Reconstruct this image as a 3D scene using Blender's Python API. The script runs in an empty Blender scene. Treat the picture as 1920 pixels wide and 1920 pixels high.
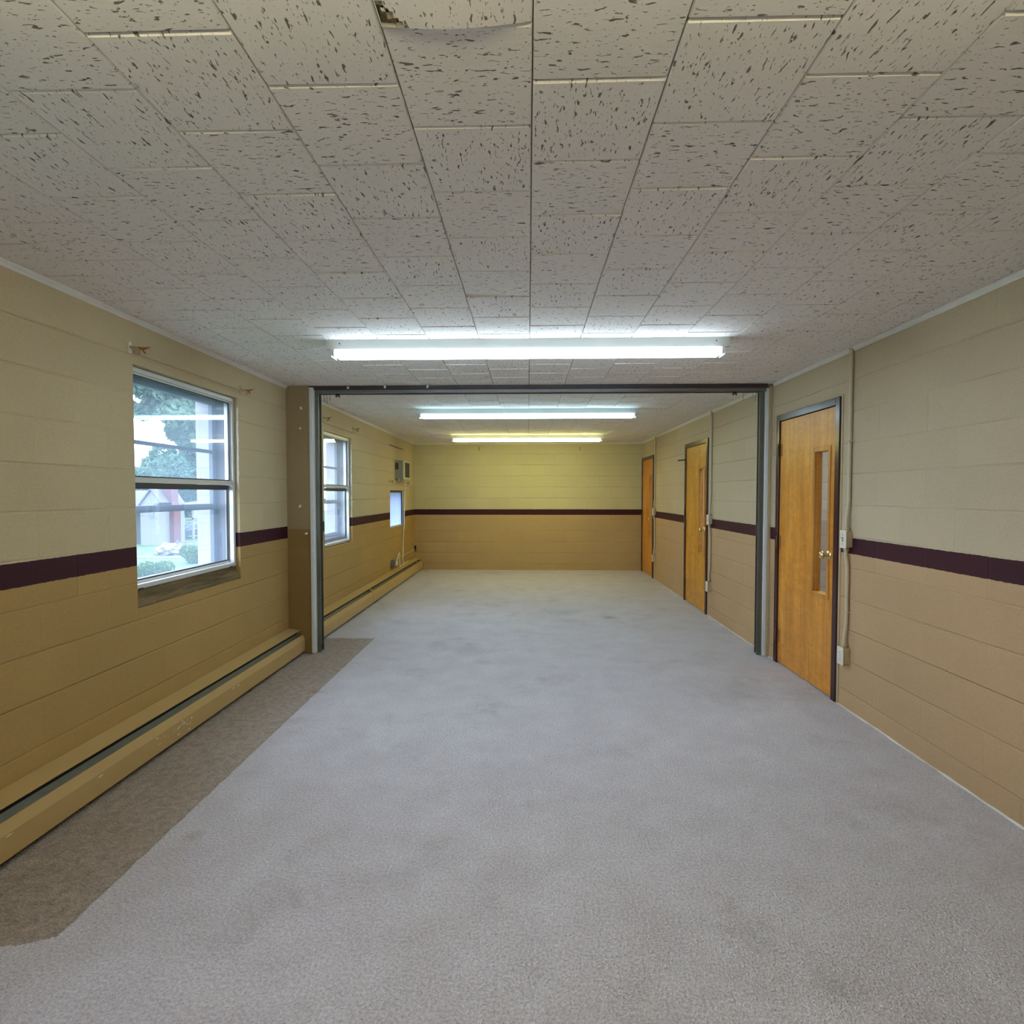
import bpy, bmesh, math, random
from mathutils import Vector, Matrix
R = random.Random(11)
PI = math.pi
COL = bpy.context.scene.collection
XL, XR, YB, YF, ZC = -2.11, 2.09, 10.25, -2.3, 2.35     # room: left, right, back, front, ceiling

# ------------------------------------------------------------------ materials
class NT:
    def __init__(s, name):
        s.m = bpy.data.materials.new(name); s.m.use_nodes = True
        s.t = s.m.node_tree; s.t.nodes.clear()
        s.out = s.t.nodes.new('ShaderNodeOutputMaterial')
    def n(s, typ, **kw):
        nd = s.t.nodes.new(typ)
        for k, v in kw.items():
            if k.startswith('_'): setattr(nd, k[1:], v)
            else: s.put(nd.inputs[k], v)
        return nd
    def put(s, sock, v):
        if isinstance(v, bpy.types.NodeSocket): s.t.links.new(v, sock)
        elif isinstance(v, (tuple, list)):
            if sock.type == 'RGBA' and len(v) == 3: v = (*v, 1)
            sock.default_value = v
        else: sock.default_value = v
    def math(s, op, a, b=0.0, c=0.0):
        nd = s.t.nodes.new('ShaderNodeMath'); nd.operation = op
        for i, v in enumerate((a, b, c)): s.put(nd.inputs[i], v)
        return nd.outputs[0]
    def mix(s, f, a, b, blend='MIX'):
        nd = s.t.nodes.new('ShaderNodeMix'); nd.data_type = 'RGBA'; nd.blend_type = blend
        s.put(nd.inputs[0], f); s.put(nd.inputs[6], a); s.put(nd.inputs[7], b)
        return nd.outputs[2]
    def ramp(s, f, stops):
        nd = s.t.nodes.new('ShaderNodeValToRGB'); s.put(nd.inputs[0], f)
        cr = nd.color_ramp
        while len(cr.elements) < len(stops): cr.elements.new(0.5)
        for e, (p, c) in zip(cr.elements, stops):
            e.position = p; e.color = (*c, 1) if isinstance(c, tuple) else (c, c, c, 1)
        return nd.outputs[0]
    def obj(s): return s.n('ShaderNodeTexCoord').outputs['Object']
    def uv(s): return s.n('ShaderNodeTexCoord').outputs['UV']
    def sep(s, v):
        nd = s.n('ShaderNodeSeparateXYZ', Vector=v); return nd.outputs
    def comb(s, x, y, z=0.0):
        return s.n('ShaderNodeCombineXYZ', X=x, Y=y, Z=z).outputs[0]
    def scale(s, v, sc):
        nd = s.n('ShaderNodeMapping', Vector=v); nd.inputs['Scale'].default_value = sc; return nd.outputs[0]
    def noise(s, v, sc, det=2.0, rough=0.5, dist=0.0):
        return s.n('ShaderNodeTexNoise', Vector=v, Scale=sc, Detail=det, Roughness=rough, Distortion=dist).outputs['Fac']
    def bump(s, h, strength, dist, nrm=None):
        nd = s.n('ShaderNodeBump', Height=h, Strength=strength, Distance=dist)
        if nrm is not None: s.put(nd.inputs['Normal'], nrm)
        return nd.outputs[0]
    def bsdf(s, color, rough=0.5, metal=0.0, nrm=None, spec=0.5, **kw):
        b = s.n('ShaderNodeBsdfPrincipled')
        s.put(b.inputs['Base Color'], color); s.put(b.inputs['Roughness'], rough)
        s.put(b.inputs['Metallic'], metal); s.put(b.inputs['Specular IOR Level'], spec)
        if nrm is not None: s.put(b.inputs['Normal'], nrm)
        for k, v in kw.items(): s.put(b.inputs[k], v)
        s.t.links.new(b.outputs[0], s.out.inputs[0]); return b

def simple(name, col, rough=0.5, metal=0.0, var=0.12, sc=14.0, bump=0.0, spec=0.5):
    t = NT(name); o = t.obj()
    n = t.noise(o, sc, 4.0, 0.6)
    c = t.mix(n, tuple(x * (1 - var) for x in col), tuple(min(1, x * (1 + var)) for x in col))
    nr = t.bump(t.noise(o, sc * 8, 3.0), bump, 0.002) if bump else None
    t.bsdf(c, rough, metal, nr, spec)
    return t.m

UPPER = (0.62, 0.545, 0.36)
LOWER = (0.56, 0.375, 0.185)
MAROON = (0.052, 0.010, 0.018)
def wall_mat(name, axis, stripe=True, upper=UPPER, lower=LOWER, shift=0.0, joint=1.0):
    t = NT(name); o = t.obj(); x, y, z = t.sep(o)
    u = y if axis == 'Y' else x
    u = t.math('ADD', u, 20.0 + shift)
    v = t.math('ADD', z, 4.064 - 0.115)
    # wobble of hand-laid joints
    wob = t.math('MULTIPLY', t.math('SUBTRACT', t.noise(t.comb(t.math('MULTIPLY', u, 3.0), t.math('MULTIPLY', v, 5.0)), 1.0, 2.0), 0.5), 0.008)
    vv = t.math('DIVIDE', t.math('ADD', v, wob), 0.2032)
    row = t.math('FLOOR', vv)
    uu = t.math('DIVIDE', t.math('ADD', u, t.math('ADD', wob, t.math('MULTIPLY', t.math('MODULO', row, 2.0), 0.2032))), 0.4064)
    def line(q, size, half):
        d = t.math('MULTIPLY', t.math('ABSOLUTE', t.math('SUBTRACT', t.math('FRACT', t.math('ADD', q, 0.5)), 0.5)), size)
        r = t.n('ShaderNodeMapRange', Value=d); r.interpolation_type = 'SMOOTHSTEP'
        r.inputs[1].default_value = 0.0; r.inputs[2].default_value = half
        r.inputs[3].default_value = 1.0; r.inputs[4].default_value = 0.0
        return r.outputs[0]
    hl = line(vv, 0.2032, 0.0078); vl = line(uu, 0.4064, 0.0075)
    # how deep each joint still shows through the paint
    fill = t.ramp(t.noise(t.comb(t.math('MULTIPLY', u, 0.9), t.math('MULTIPLY', row, 7.3)), 1.0, 2.0), [(0.36, 0.25), (0.62, 1.0)])
    fillv = t.ramp(t.noise(t.comb(t.math('MULTIPLY', t.math('FLOOR', uu), 3.7), t.math('MULTIPLY', row, 5.1)), 1.0, 1.0), [(0.47, 0.05), (0.72, 0.65)])
    jt = t.math('MAXIMUM', t.math('MULTIPLY', hl, fill), t.math('MULTIPLY', vl, fillv))
    face = t.noise(t.comb(t.math('MULTIPLY', t.math('FLOOR', uu), 9.1), t.math('MULTIPLY', row, 3.3)), 1.0, 0.0)
    g1 = t.noise(o, 170.0, 3.0, 0.6); g2 = t.noise(o, 55.0, 3.0, 0.6)
    h = t.math('SUBTRACT', t.math('ADD', t.math('MULTIPLY', g1, 0.26), t.math('MULTIPLY', g2, 0.20)), t.math('MULTIPLY', jt, joint))
    nr = t.bump(h, 0.9, 0.0052)
    if stripe:
        e1 = t.math('MULTIPLY', t.math('SUBTRACT', t.noise(o, 38.0, 3.0), 0.5), 0.007)
        zz = t.math('ADD', z, e1)
        a = t.math('GREATER_THAN', zz, 1.125); b = t.math('GREATER_THAN', zz, 1.0225)
        c = t.mix(a, t.mix(b, lower, MAROON), upper)
    else:
        e1 = t.math('MULTIPLY', t.math('SUBTRACT', t.noise(o, 38.0, 3.0), 0.5), 0.01)
        c = t.mix(t.math('GREATER_THAN', t.math('ADD', z, e1), 1.10), lower, upper)
    big = t.noise(o, 1.3, 4.0, 0.6)
    c = t.mix(0.22, c, t.ramp(big, [(0.3, 0.62), (0.7, 1.0)]), 'MULTIPLY')
    c = t.mix(0.07, c, t.ramp(face, [(0.3, 0.3), (0.7, 1.0)]), 'MULTIPLY')
    c = t.mix(0.16, c, t.ramp(g1, [(0.38, 0.35), (0.60, 1.0)]), 'MULTIPLY')
    c = t.mix(t.math('MULTIPLY', t.math('GREATER_THAN', t.noise(o, 150.0, 2.0), 0.735), 0.45), c, (0.12, 0.09, 0.05))
    t.bsdf(c, 0.62, 0.0, nr, 0.25)
    return t.m

def carpet_mat():
    t = NT('carpet'); o = t.obj(); x, y, z = t.sep(o)
    fine = t.noise(o, 330.0, 2.0, 0.7); mid = t.noise(o, 105.0, 3.0, 0.65); tuft = t.n('ShaderNodeTexVoronoi', Vector=o, Scale=150.0).outputs['Distance']
    blot = t.noise(o, 4.2, 5.0, 0.62); broad = t.noise(o, 0.8, 4.0, 0.6)
    base = t.mix(t.ramp(blot, [(0.30, 0.0), (0.72, 1.0)]), (0.81, 0.735, 0.775), (0.95, 0.895, 0.96))
    wob = t.math('MULTIPLY', t.math('SUBTRACT', t.noise(o, 14.0, 3.0), 0.5), 0.022)
    xs = t.math('ADD', x, wob)
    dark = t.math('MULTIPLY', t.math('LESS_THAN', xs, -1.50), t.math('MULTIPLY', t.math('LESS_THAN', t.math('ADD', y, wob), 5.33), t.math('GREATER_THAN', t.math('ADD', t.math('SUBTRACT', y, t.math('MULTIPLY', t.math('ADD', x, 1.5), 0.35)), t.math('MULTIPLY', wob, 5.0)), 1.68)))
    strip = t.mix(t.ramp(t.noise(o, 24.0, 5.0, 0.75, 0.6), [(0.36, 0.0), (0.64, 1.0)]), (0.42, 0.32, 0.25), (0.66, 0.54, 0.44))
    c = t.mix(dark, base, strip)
    # seam line and soiling
    seam = t.math('MULTIPLY', t.math('LESS_THAN', t.math('ABSOLUTE', t.math('ADD', xs, 1.502)), 0.006), t.math('MULTIPLY', t.math('LESS_THAN', y, 5.4), t.math('GREATER_THAN', y, 1.7)))
    c = t.mix(t.math('MULTIPLY', seam, 0.35), c, (0.30, 0.23, 0.18))
    soil = t.ramp(t.noise(o, 1.9, 5.0, 0.7, 0.4), [(0.56, 0.0), (0.74, 1.0)])
    c = t.mix(t.math('MULTIPLY', soil, 0.38), c, (0.33, 0.29, 0.27))
    for (sx, sy, r, k, colr) in ((0.93, 6.33, 0.12, 0.55, (0.22, 0.19, 0.17)), (0.40, 6.6, 0.30, 0.28, (0.28, 0.25, 0.22)), (-0.55, 5.0, 0.22, 0.30, (0.30, 0.28, 0.26)),
                                 (-0.38, 4.6, 0.10, 0.3, (0.3, 0.27, 0.26)), (-1.38, 2.2, 0.05, 0.4, (0.36, 0.25, 0.15)), (-1.53, 3.86, 0.05, 0.7, (0.42, 0.2, 0.1)), (1.5, 3.9, 0.35, 0.22, (0.3, 0.26, 0.25)), (-0.94, 2.12, 0.012, 0.8, (0.08, 0.07, 0.06))):
        d = t.n('ShaderNodeVectorMath', _operation='DISTANCE'); t.put(d.inputs[0], o); d.inputs[1].default_value = (sx, sy, 0)
        q = t.math('ADD', d.outputs['Value'], t.math('MULTIPLY', t.math('SUBTRACT', t.noise(o, 6.0, 4.0, 0.7), 0.5), r * 1.6))
        f = t.ramp(t.math('DIVIDE', q, r), [(0.0, 1.0), (1.0, 0.0)])
        c = t.mix(t.math('MULTIPLY', f, k), c, colr)
    c = t.mix(0.6, c, t.ramp(mid, [(0.34, 0.42), (0.64, 1.0)]), 'MULTIPLY')
    c = t.mix(0.35, c, t.ramp(fine, [(0.36, 0.4), (0.62, 1.0)]), 'MULTIPLY')
    c = t.mix(0.12, c, t.ramp(broad, [(0.3, 0.6), (0.7, 1.0)]), 'MULTIPLY')
    h = t.math('ADD', t.math('MULTIPLY', mid, 1.0), t.math('ADD', t.math('MULTIPLY', tuft, 0.9), t.math('MULTIPLY', fine, 0.4)))
    t.bsdf(c, 0.95, 0.0, t.bump(h, 0.9, 0.007), 0.1, **{'Sheen Weight': 0.25, 'Sheen Roughness': 0.5})
    return t.m

def tile_mat():
    t = NT('ceiling_tile'); u = t.uv(); o = t.obj()
    s1 = t.noise(t.scale(u, (34.0, 112.0, 1.0)), 1.0, 2.0, 0.5, 0.7)
    s2 = t.noise(t.scale(u, (95.0, 210.0, 1.0)), 1.0, 1.5, 0.5, 0.5)
    f1 = t.ramp(s1, [(0.643, 0.0), (0.674, 1.0)]); f2 = t.ramp(s2, [(0.69, 0.0), (0.72, 1.0)])
    fis = t.math('MAXIMUM', f1, t.math('MULTIPLY', f2, 0.8))
    grain = t.noise(o, 230.0, 3.0, 0.6); soft = t.noise(t.scale(u, (12.0, 60.0, 1.0)), 1.0, 3.0)
    c = t.mix(t.noise(o, 1.1, 3.0), (0.83, 0.785, 0.735), (0.89, 0.85, 0.80))
    c = t.mix(fis, c, (0.20, 0.18, 0.155))
    h = t.math('SUBTRACT', t.math('ADD', t.math('MULTIPLY', grain, 0.12), t.math('MULTIPLY', soft, 0.18)), t.math('MULTIPLY', fis, 1.0))
    t.bsdf(c, 0.85, 0.0, t.bump(h, 0.9, 0.004), 0.15)
    return t.m

def wood_mat(name, dark, light, fig=0.5, rough=0.3):
    t = NT(name); o = t.obj()
    a = t.noise(t.scale(o, (6.0, 6.0, 0.55)), 2.4, 5.0, 0.6, 0.6)
    b = t.noise(t.scale(o, (60.0, 60.0, 2.2)), 2.0, 3.0, 0.6)
    w = t.noise(t.scale(o, (9.0, 9.0, 16.0)), 1.0, 3.0, 0.5, 1.2)
    c = t.mix(t.ramp(a, [(0.3, 0.0), (0.7, 1.0)]), dark, light)
    c = t.mix(0.25, c, t.ramp(b, [(0.3, 0.55), (0.7, 1.0)]), 'MULTIPLY')
    c = t.mix(fig, c, t.ramp(w, [(0.35, 0.55), (0.65, 1.0)]), 'MULTIPLY')
    sp = t.ramp(t.noise(o, 9.0, 4.0, 0.7, 1.0), [(0.68, 0.0), (0.74, 1.0)])
    c = t.mix(t.math('MULTIPLY', sp, 0.35), c, tuple(x * 0.55 for x in dark))
    t.bsdf(c, t.math('ADD', t.math('MULTIPLY', b, 0.15), rough), 0.0, t.bump(b, 0.08, 0.001), 0.5)
    return t.m

def emis(name, col, st):
    t = NT(name)
    e = t.n('ShaderNodeEmission', Color=col, Strength=st); t.t.links.new(e.outputs[0], t.out.inputs[0]); return t.m

def glass_mat(name, tint=(0.93, 0.97, 1.0), veil=0.0, veilcol=(0.8, 0.88, 1.0), ior=1.5):
    t = NT(name); o = t.obj()
    tr = t.n('ShaderNodeBsdfTransparent', Color=tint)
    gl = t.n('ShaderNodeBsdfGlossy', Color=(1, 1, 1), Roughness=0.0)
    geo = t.n('ShaderNodeNewGeometry').outputs
    dt = t.n('ShaderNodeVectorMath', _operation='DOT_PRODUCT'); t.put(dt.inputs[0], geo['Normal']); t.put(dt.inputs[1], geo['Incoming'])
    cs = t.math('SUBTRACT', 1.0, t.math('ABSOLUTE', dt.outputs['Value']))
    fr = t.math('ADD', 0.028, t.math('MULTIPLY', t.math('POWER', cs, 5.0), 0.9))
    sh = tr.outputs[0]
    if veil > 0:
        tl = t.n('ShaderNodeBsdfTranslucent', Color=veilcol)  # translucent veil mixed over the clear glass
        f = t.math('MULTIPLY', t.ramp(t.noise(o, 3.0, 4.0, 0.6), [(0.2, 0.8), (0.8, 1.0)]), veil)
        mx = t.n('ShaderNodeMixShader'); t.put(mx.inputs[0], f); t.put(mx.inputs[1], sh); t.put(mx.inputs[2], tl.outputs[0]); sh = mx.outputs[0]
    mx = t.n('ShaderNodeMixShader'); t.put(mx.inputs[0], fr); t.put(mx.inputs[1], sh); t.put(mx.inputs[2], gl.outputs[0])
    t.t.links.new(mx.outputs[0], t.out.inputs[0]); return t.m

def leaf_mat(name, a, b):
    t = NT(name); o = t.obj()
    c = t.mix(t.noise(o, 0.9, 3.0), a, b)
    d = t.n('ShaderNodeBsdfDiffuse', Color=c); tl = t.n('ShaderNodeBsdfTranslucent', Color=c)
    mx = t.n('ShaderNodeMixShader'); mx.inputs[0].default_value = 0.35
    t.put(mx.inputs[1], d.outputs[0]); t.put(mx.inputs[2], tl.outputs[0]); t.t.links.new(mx.outputs[0], t.out.inputs[0]); return t.m

def siding_mat(name, col, pitch=0.16, dark=0.5):
    t = NT(name); o = t.obj(); x, y, z = t.sep(o)
    f = t.math('FRACT', t.math('DIVIDE', t.math('ADD', z, 40.0), pitch))
    c = t.mix(t.math('LESS_THAN', f, 0.12), col, tuple(k * dark for k in col))
    t.bsdf(c, 0.7, 0.0, t.bump(f, 0.6, 0.02), 0.2); return t.m

def brick_mat(name, c1, c2, mortar, w=0.2, h=0.067, axis='X'):
    t = NT(name); o = t.obj(); x, y, z = t.sep(o)
    b = t.n('ShaderNodeTexBrick', Vector=t.comb(t.math('ADD', x, y), z), Scale=1.0, Color1=c1, Color2=c2, Mortar=mortar)
    b.inputs['Mortar Size'].default_value = 0.006; b.inputs['Brick Width'].default_value = w; b.inputs['Row Height'].default_value = h
    c = t.mix(0.25, b.outputs[0], t.ramp(t.noise(o, 9.0, 4.0), [(0.3, 0.5), (0.7, 1.0)]), 'MULTIPLY')
    t.bsdf(c, 0.85, 0.0, t.bump(b.outputs['Fac'], -0.6, 0.006), 0.2); return t.m

M = {}
M['wl'] = wall_mat('paint_left', 'Y', shift=-0.1717, upper=(0.66, 0.545, 0.335), lower=(0.50, 0.325, 0.115))  # same paint as the right wall; dimmer light put into its lower tone
M['wr'] = wall_mat('paint_right', 'Y', shift=-0.2164, upper=(0.61, 0.50, 0.335), lower=(0.575, 0.38, 0.205))  # lower tone lifted to carry the stronger light on this side
M['wb'] = wall_mat('paint_back', 'X', shift=0.02, joint=1.25, upper=(0.64, 0.58, 0.35), lower=(0.56, 0.39, 0.185))
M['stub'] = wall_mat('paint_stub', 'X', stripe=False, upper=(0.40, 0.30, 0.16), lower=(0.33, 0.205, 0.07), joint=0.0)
M['carpet'] = carpet_mat(); M['tile'] = tile_mat()
M['tileback'] = simple('ceiling_backing', (0.10, 0.075, 0.045), 0.9)
M['fibre'] = simple('torn_fibre', (0.30, 0.21, 0.10), 0.95, var=0.5, sc=60, bump=0.6)
M['fibrepale'] = simple('pale_fibre', (0.60, 0.50, 0.33), 0.95, var=0.3, sc=80, bump=0.6)
M['crown'] = simple('crown_paint', (0.74, 0.72, 0.66), 0.45)
M['fixture'] = simple('fixture_enamel', (0.72, 0.76, 0.74), 0.35, var=0.04)
M['holder'] = simple('holder_plastic', (0.78, 0.80, 0.78), 0.4, var=0.03)
M['black'] = simple('black_dot', (0.02, 0.02, 0.02), 0.6)
M['wood'] = wood_mat('door_veneer', (0.62, 0.225, 0.018), (0.88, 0.40, 0.060), 0.35)
M['woodfig'] = wood_mat('figured_veneer', (0.60, 0.25, 0.02), (0.84, 0.41, 0.055), 0.5)
M['woodtrim'] = wood_mat('lite_trim', (0.50, 0.20, 0.03), (0.68, 0.32, 0.06), 0.15)
M['frame'] = simple('maroon_gloss', (0.050, 0.014, 0.018), 0.22, var=0.2)
M['brass'] = simple('brass', (0.78, 0.62, 0.32), 0.16, 1.0, 0.05)
M['hinge'] = simple('hinge_metal', (0.16, 0.09, 0.04), 0.45, 0.6, 0.4, 60)
M['hingeleaf'] = simple('hinge_leaf', (0.40, 0.20, 0.05), 0.4, 0.5, 0.3, 40)
M['pane'] = glass_mat('door_pane', (0.93, 0.95, 0.95))
M['conduit'] = simple('conduit_paint', (0.57, 0.49, 0.33), 0.4, var=0.08)
M['boxpaint'] = simple('box_paint', (0.52, 0.42, 0.25), 0.45, var=0.1)
M['plate'] = simple('ivory_plate', (0.76, 0.71, 0.60), 0.35, var=0.04)
M['slot'] = simple('slot_dark', (0.05, 0.045, 0.04), 0.6)
M['alu'] = simple('white_aluminium', (0.66, 0.68, 0.68), 0.35, 0.15, 0.06)
M['gasket'] = simple('dark_gasket', (0.035, 0.038, 0.045), 0.5)
M['glass'] = glass_mat('storm_glass', (0.93, 0.97, 1.0), 0.062, (0.58, 0.78, 1.0))  # pale blue veil in the pane stands in for outdoor haze
M['frost'] = glass_mat('frosted_pane', (0.85, 0.92, 1.0), 0.85, (0.40, 0.48, 0.68))
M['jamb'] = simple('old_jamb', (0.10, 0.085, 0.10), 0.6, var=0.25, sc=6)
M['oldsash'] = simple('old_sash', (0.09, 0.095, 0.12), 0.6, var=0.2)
t = NT('worn_sill'); o_ = t.obj()
c_ = t.mix(t.ramp(t.noise(t.scale(o_, (30.0, 2.2, 30.0)), 1.0, 5.0, 0.7, 0.3), [(0.36, 0.0), (0.66, 1.0)]), (0.065, 0.045, 0.02), (0.27, 0.185, 0.08))
c_ = t.mix(t.ramp(t.noise(t.scale(o_, (40.0, 14.0, 60.0)), 1.0, 4.0, 0.7), [(0.66, 0.0), (0.71, 0.8)]), c_, (0.62, 0.54, 0.38))
t.bsdf(c_, 0.55, 0.0, t.bump(t.noise(t.scale(o_, (60.0, 5.0, 60.0)), 1.0, 3.0), 0.4, 0.002), 0.4); M['sill'] = t.m
M['tan'] = simple('tan_paint', (0.50, 0.40, 0.23), 0.5, var=0.1)
M['chip'] = simple('chipped_plaster', (0.72, 0.66, 0.54), 0.8, var=0.25, sc=30, bump=0.4)
M['ext'] = brick_mat('pale_block', (0.40, 0.37, 0.40), (0.35, 0.33, 0.36), (0.32, 0.31, 0.33), 0.4, 0.2)
M['heater'] = simple('heater_enamel', (0.54, 0.365, 0.145), 0.42, var=0.08, sc=5)
M['damper'] = simple('damper_metal', (0.115, 0.105, 0.07), 0.5, 0.2, 0.4)
M['dark'] = simple('dark_gap', (0.012, 0.012, 0.012), 0.8)
M['beam'] = simple('beam_paint', (0.050, 0.030, 0.030), 0.45, var=0.3)
M['track'] = simple('track_steel', (0.20, 0.20, 0.20), 0.4, 0.5, 0.15)
M['channel'] = simple('channel_steel', (0.20, 0.215, 0.185), 0.32, 0.7, 0.3, 10)
M['whitejamb'] = simple('grey_white_paint', (0.74, 0.77, 0.78), 0.45, var=0.07)
M['plug'] = simple('white_plug', (0.85, 0.83, 0.78), 0.5)
M['rust'] = simple('rust', (0.36, 0.13, 0.04), 0.75, 0.2, 0.5, 50)
M['acside'] = simple('ac_case', (0.33, 0.31, 0.24), 0.5)
M['acfront'] = simple('ac_front', (0.62, 0.57, 0.42), 0.5)
M['grille'] = siding_mat('ac_grille', (0.10, 0.09, 0.07), 0.02, 0.3)
M['cord'] = simple('white_cord', (0.80, 0.76, 0.64), 0.45)
M['greybox'] = simple('galvanised_box', (0.20, 0.20, 0.17), 0.4, 0.6)
M['hall'] = wall_mat('hall_paint', 'Y', stripe=False, upper=(0.66, 0.66, 0.64), lower=(0.52, 0.49, 0.49))
M['hallfloor'] = simple('hall_floor', (0.33, 0.31, 0.30), 0.5)
M['hallceil'] = simple('hall_ceiling', (0.7, 0.69, 0.66), 0.8)
M['grass'] = simple('lawn', (0.022, 0.060, 0.014), 0.9, var=0.5, sc=3, bump=0.5)
M['drive'] = simple('driveway', (0.055, 0.054, 0.056), 0.9, var=0.2, sc=2)
M['leafA'] = leaf_mat('far_leaves', (0.055, 0.100, 0.080), (0.10, 0.16, 0.12))
M['leafB'] = leaf_mat('near_leaves', (0.050, 0.090, 0.065), (0.13, 0.19, 0.12))
M['leafC'] = leaf_mat('bush_leaves', (0.035, 0.075, 0.026), (0.07, 0.12, 0.05))
M['bark'] = simple('bark', (0.05, 0.04, 0.035), 0.9, var=0.4, sc=5, bump=0.6)
M['siding'] = siding_mat('white_siding', (0.15, 0.15, 0.15))
M['roof'] = siding_mat('purple_grey_shingle', (0.085, 0.075, 0.09), 0.22, 0.7)
M['chimney'] = brick_mat('chimney_brick', (0.10, 0.035, 0.04), (0.08, 0.028, 0.034), (0.11, 0.08, 0.08))
M['carpaint'] = simple('dark_car_paint', (0.03, 0.035, 0.05), 0.2, 0.2)
M['carglass'] = simple('car_glass', (0.10, 0.12, 0.14), 0.08)
M['tyre'] = simple('tyre', (0.02, 0.02, 0.02), 0.8)
M['tarp'] = simple('tarp_cloth', (0.11, 0.11, 0.11), 0.6, var=0.8, sc=1.6)
M['fence'] = simple('weathered_fence', (0.10, 0.09, 0.085), 0.8, var=0.25)
M['postw'] = simple('white_post', (0.20, 0.20, 0.195), 0.6)

# ------------------------------------------------------------------ mesh helpers
def org(p):
    v = Vector((0, 0, 0))
    while p is not None: v += p.location; p = p.parent
    return v
class MB:
    def __init__(s): s.v = []; s.f = []; s.mi = []; s.cur = 0
    def add(s, vs, fs):
        b = len(s.v); s.v += [tuple(p) for p in vs]; s.f += [tuple(b + i for i in f) for f in fs]; s.mi += [s.cur] * len(fs); return s
    def box(s, x0, x1, y0, y1, z0, z1):
        x0, x1 = min(x0, x1), max(x0, x1); y0, y1 = min(y0, y1), max(y0, y1); z0, z1 = min(z0, z1), max(z0, z1)
        return s.add([(x0, y0, z0), (x1, y0, z0), (x1, y1, z0), (x0, y1, z0), (x0, y0, z1), (x1, y0, z1), (x1, y1, z1), (x0, y1, z1)],
                     [(0, 3, 2, 1), (4, 5, 6, 7), (0, 1, 5, 4), (1, 2, 6, 5), (2, 3, 7, 6), (3, 0, 4, 7)])
    def quad(s, a, b, c, d): return s.add([a, b, c, d], [(0, 1, 2, 3)])
    def prism_y(s, prof, y0, y1):          # prof: closed list of (x, z)
        n = len(prof); vs = [(x, y0, z) for x, z in prof] + [(x, y1, z) for x, z in prof]
        fs = [(i, (i + 1) % n, n + (i + 1) % n, n + i) for i in range(n)] + [tuple(range(n - 1, -1, -1)), tuple(range(n, 2 * n))]
        return s.add(vs, fs)
    def prism_x(s, prof, x0, x1):          # prof: (y, z)
        n = len(prof); vs = [(x0, y, z) for y, z in prof] + [(x1, y, z) for y, z in prof]
        fs = [(i, (i + 1) % n, n + (i + 1) % n, n + i) for i in range(n)] + [tuple(range(n - 1, -1, -1)), tuple(range(n, 2 * n))]
        return s.add(vs, fs)
    def tube(s, pts, r, n=10):
        pts = [Vector(p) for p in pts]; k = len(pts); vs = []; fs = []
        rs = r if isinstance(r, (list, tuple)) else [r] * k
        t0 = (pts[1] - pts[0]).normalized(); up = Vector((0, 0, 1)) if abs(t0.z) < 0.9 else Vector((1, 0, 0))
        a = t0.cross(up).normalized()
        for i, p in enumerate(pts):
            t = (pts[min(i + 1, k - 1)] - pts[max(i - 1, 0)]).normalized()
            a = (a - t * a.dot(t)).normalized(); b = t.cross(a)
            for j in range(n):
                q = 2 * PI * j / n; vs.append(p + (a * math.cos(q) + b * math.sin(q)) * rs[i])
        for i in range(k - 1):
            for j in range(n):
                fs.append((i * n + j, i * n + (j + 1) % n, (i + 1) * n + (j + 1) % n, (i + 1) * n + j))
        fs.append(tuple(range(n - 1, -1, -1))); fs.append(tuple((k - 1) * n + j for j in range(n)))
        return s.add(vs, fs)
    def lathe(s, prof, base, axis, n=20):  # prof: (distance along axis, radius)
        base = Vector(base); ax = Vector(axis).normalized()
        a = ax.orthogonal().normalized(); b = ax.cross(a); vs = []; fs = []
        for d, r in prof:
            for j in range(n):
                q = 2 * PI * j / n; vs.append(base + ax * d + (a * math.cos(q) + b * math.sin(q)) * max(r, 1e-4))
        for i in range(len(prof) - 1):
            for j in range(n):
                fs.append((i * n + j, i * n + (j + 1) % n, (i + 1) * n + (j + 1) % n, (i + 1) * n + j))
        fs.append(tuple(range(n - 1, -1, -1))); fs.append(tuple((len(prof) - 1) * n + j for j in range(n)))
        return s.add(vs, fs)
    def build(s, name, mat, parent=None, bevel=0.0, smooth=False, seg=2, o=None, fix=True):
        me = bpy.data.meshes.new(name); off = org(parent)
        if o is not None and parent is None: off = Vector(o)
        me.from_pydata([tuple(Vector(p) - off) for p in s.v], [], s.f)
        for m in (mat if isinstance(mat, (list, tuple)) else [mat]): me.materials.append(M[m])
        for p, i in zip(me.polygons, s.mi): p.material_index = i
        if fix:
            bm = bmesh.new(); bm.from_mesh(me); bmesh.ops.recalc_face_normals(bm, faces=bm.faces); bm.to_mesh(me); bm.free()
        if smooth:
            for p in me.polygons: p.use_smooth = True
            me.set_sharp_from_angle(angle=0.7)
        ob = bpy.data.objects.new(name, me); COL.objects.link(ob)
        if parent is not None: ob.parent = parent
        elif o is not None: ob.location = o
        if bevel > 0:
            b = ob.modifiers.new('bevel', 'BEVEL'); b.width = bevel; b.segments = seg; b.limit_method = 'ANGLE'; b.angle_limit = 0.6
        return ob
def tag(o, label=None, cat=None, group=None, kind=None):
    for k, v in (('label', label), ('category', cat), ('group', group), ('kind', kind)):
        if v: o[k] = v
    return o
def thing(name, loc, label=None, cat=None, group=None, kind=None):
    o = bpy.data.objects.new(name, None); o.empty_display_size = 0.1; COL.objects.link(o); o.location = loc
    return tag(o, label, cat, group, kind)
def copy_tree(o, parent=None):
    c = o.copy(); COL.objects.link(c)
    if parent is not None: c.parent = parent
    for ch in list(o.children): copy_tree(ch, c)
    return c
def dup(o, loc, label=None):
    c = copy_tree(o); c.location = loc
    if label: c['label'] = label
    return c

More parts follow.
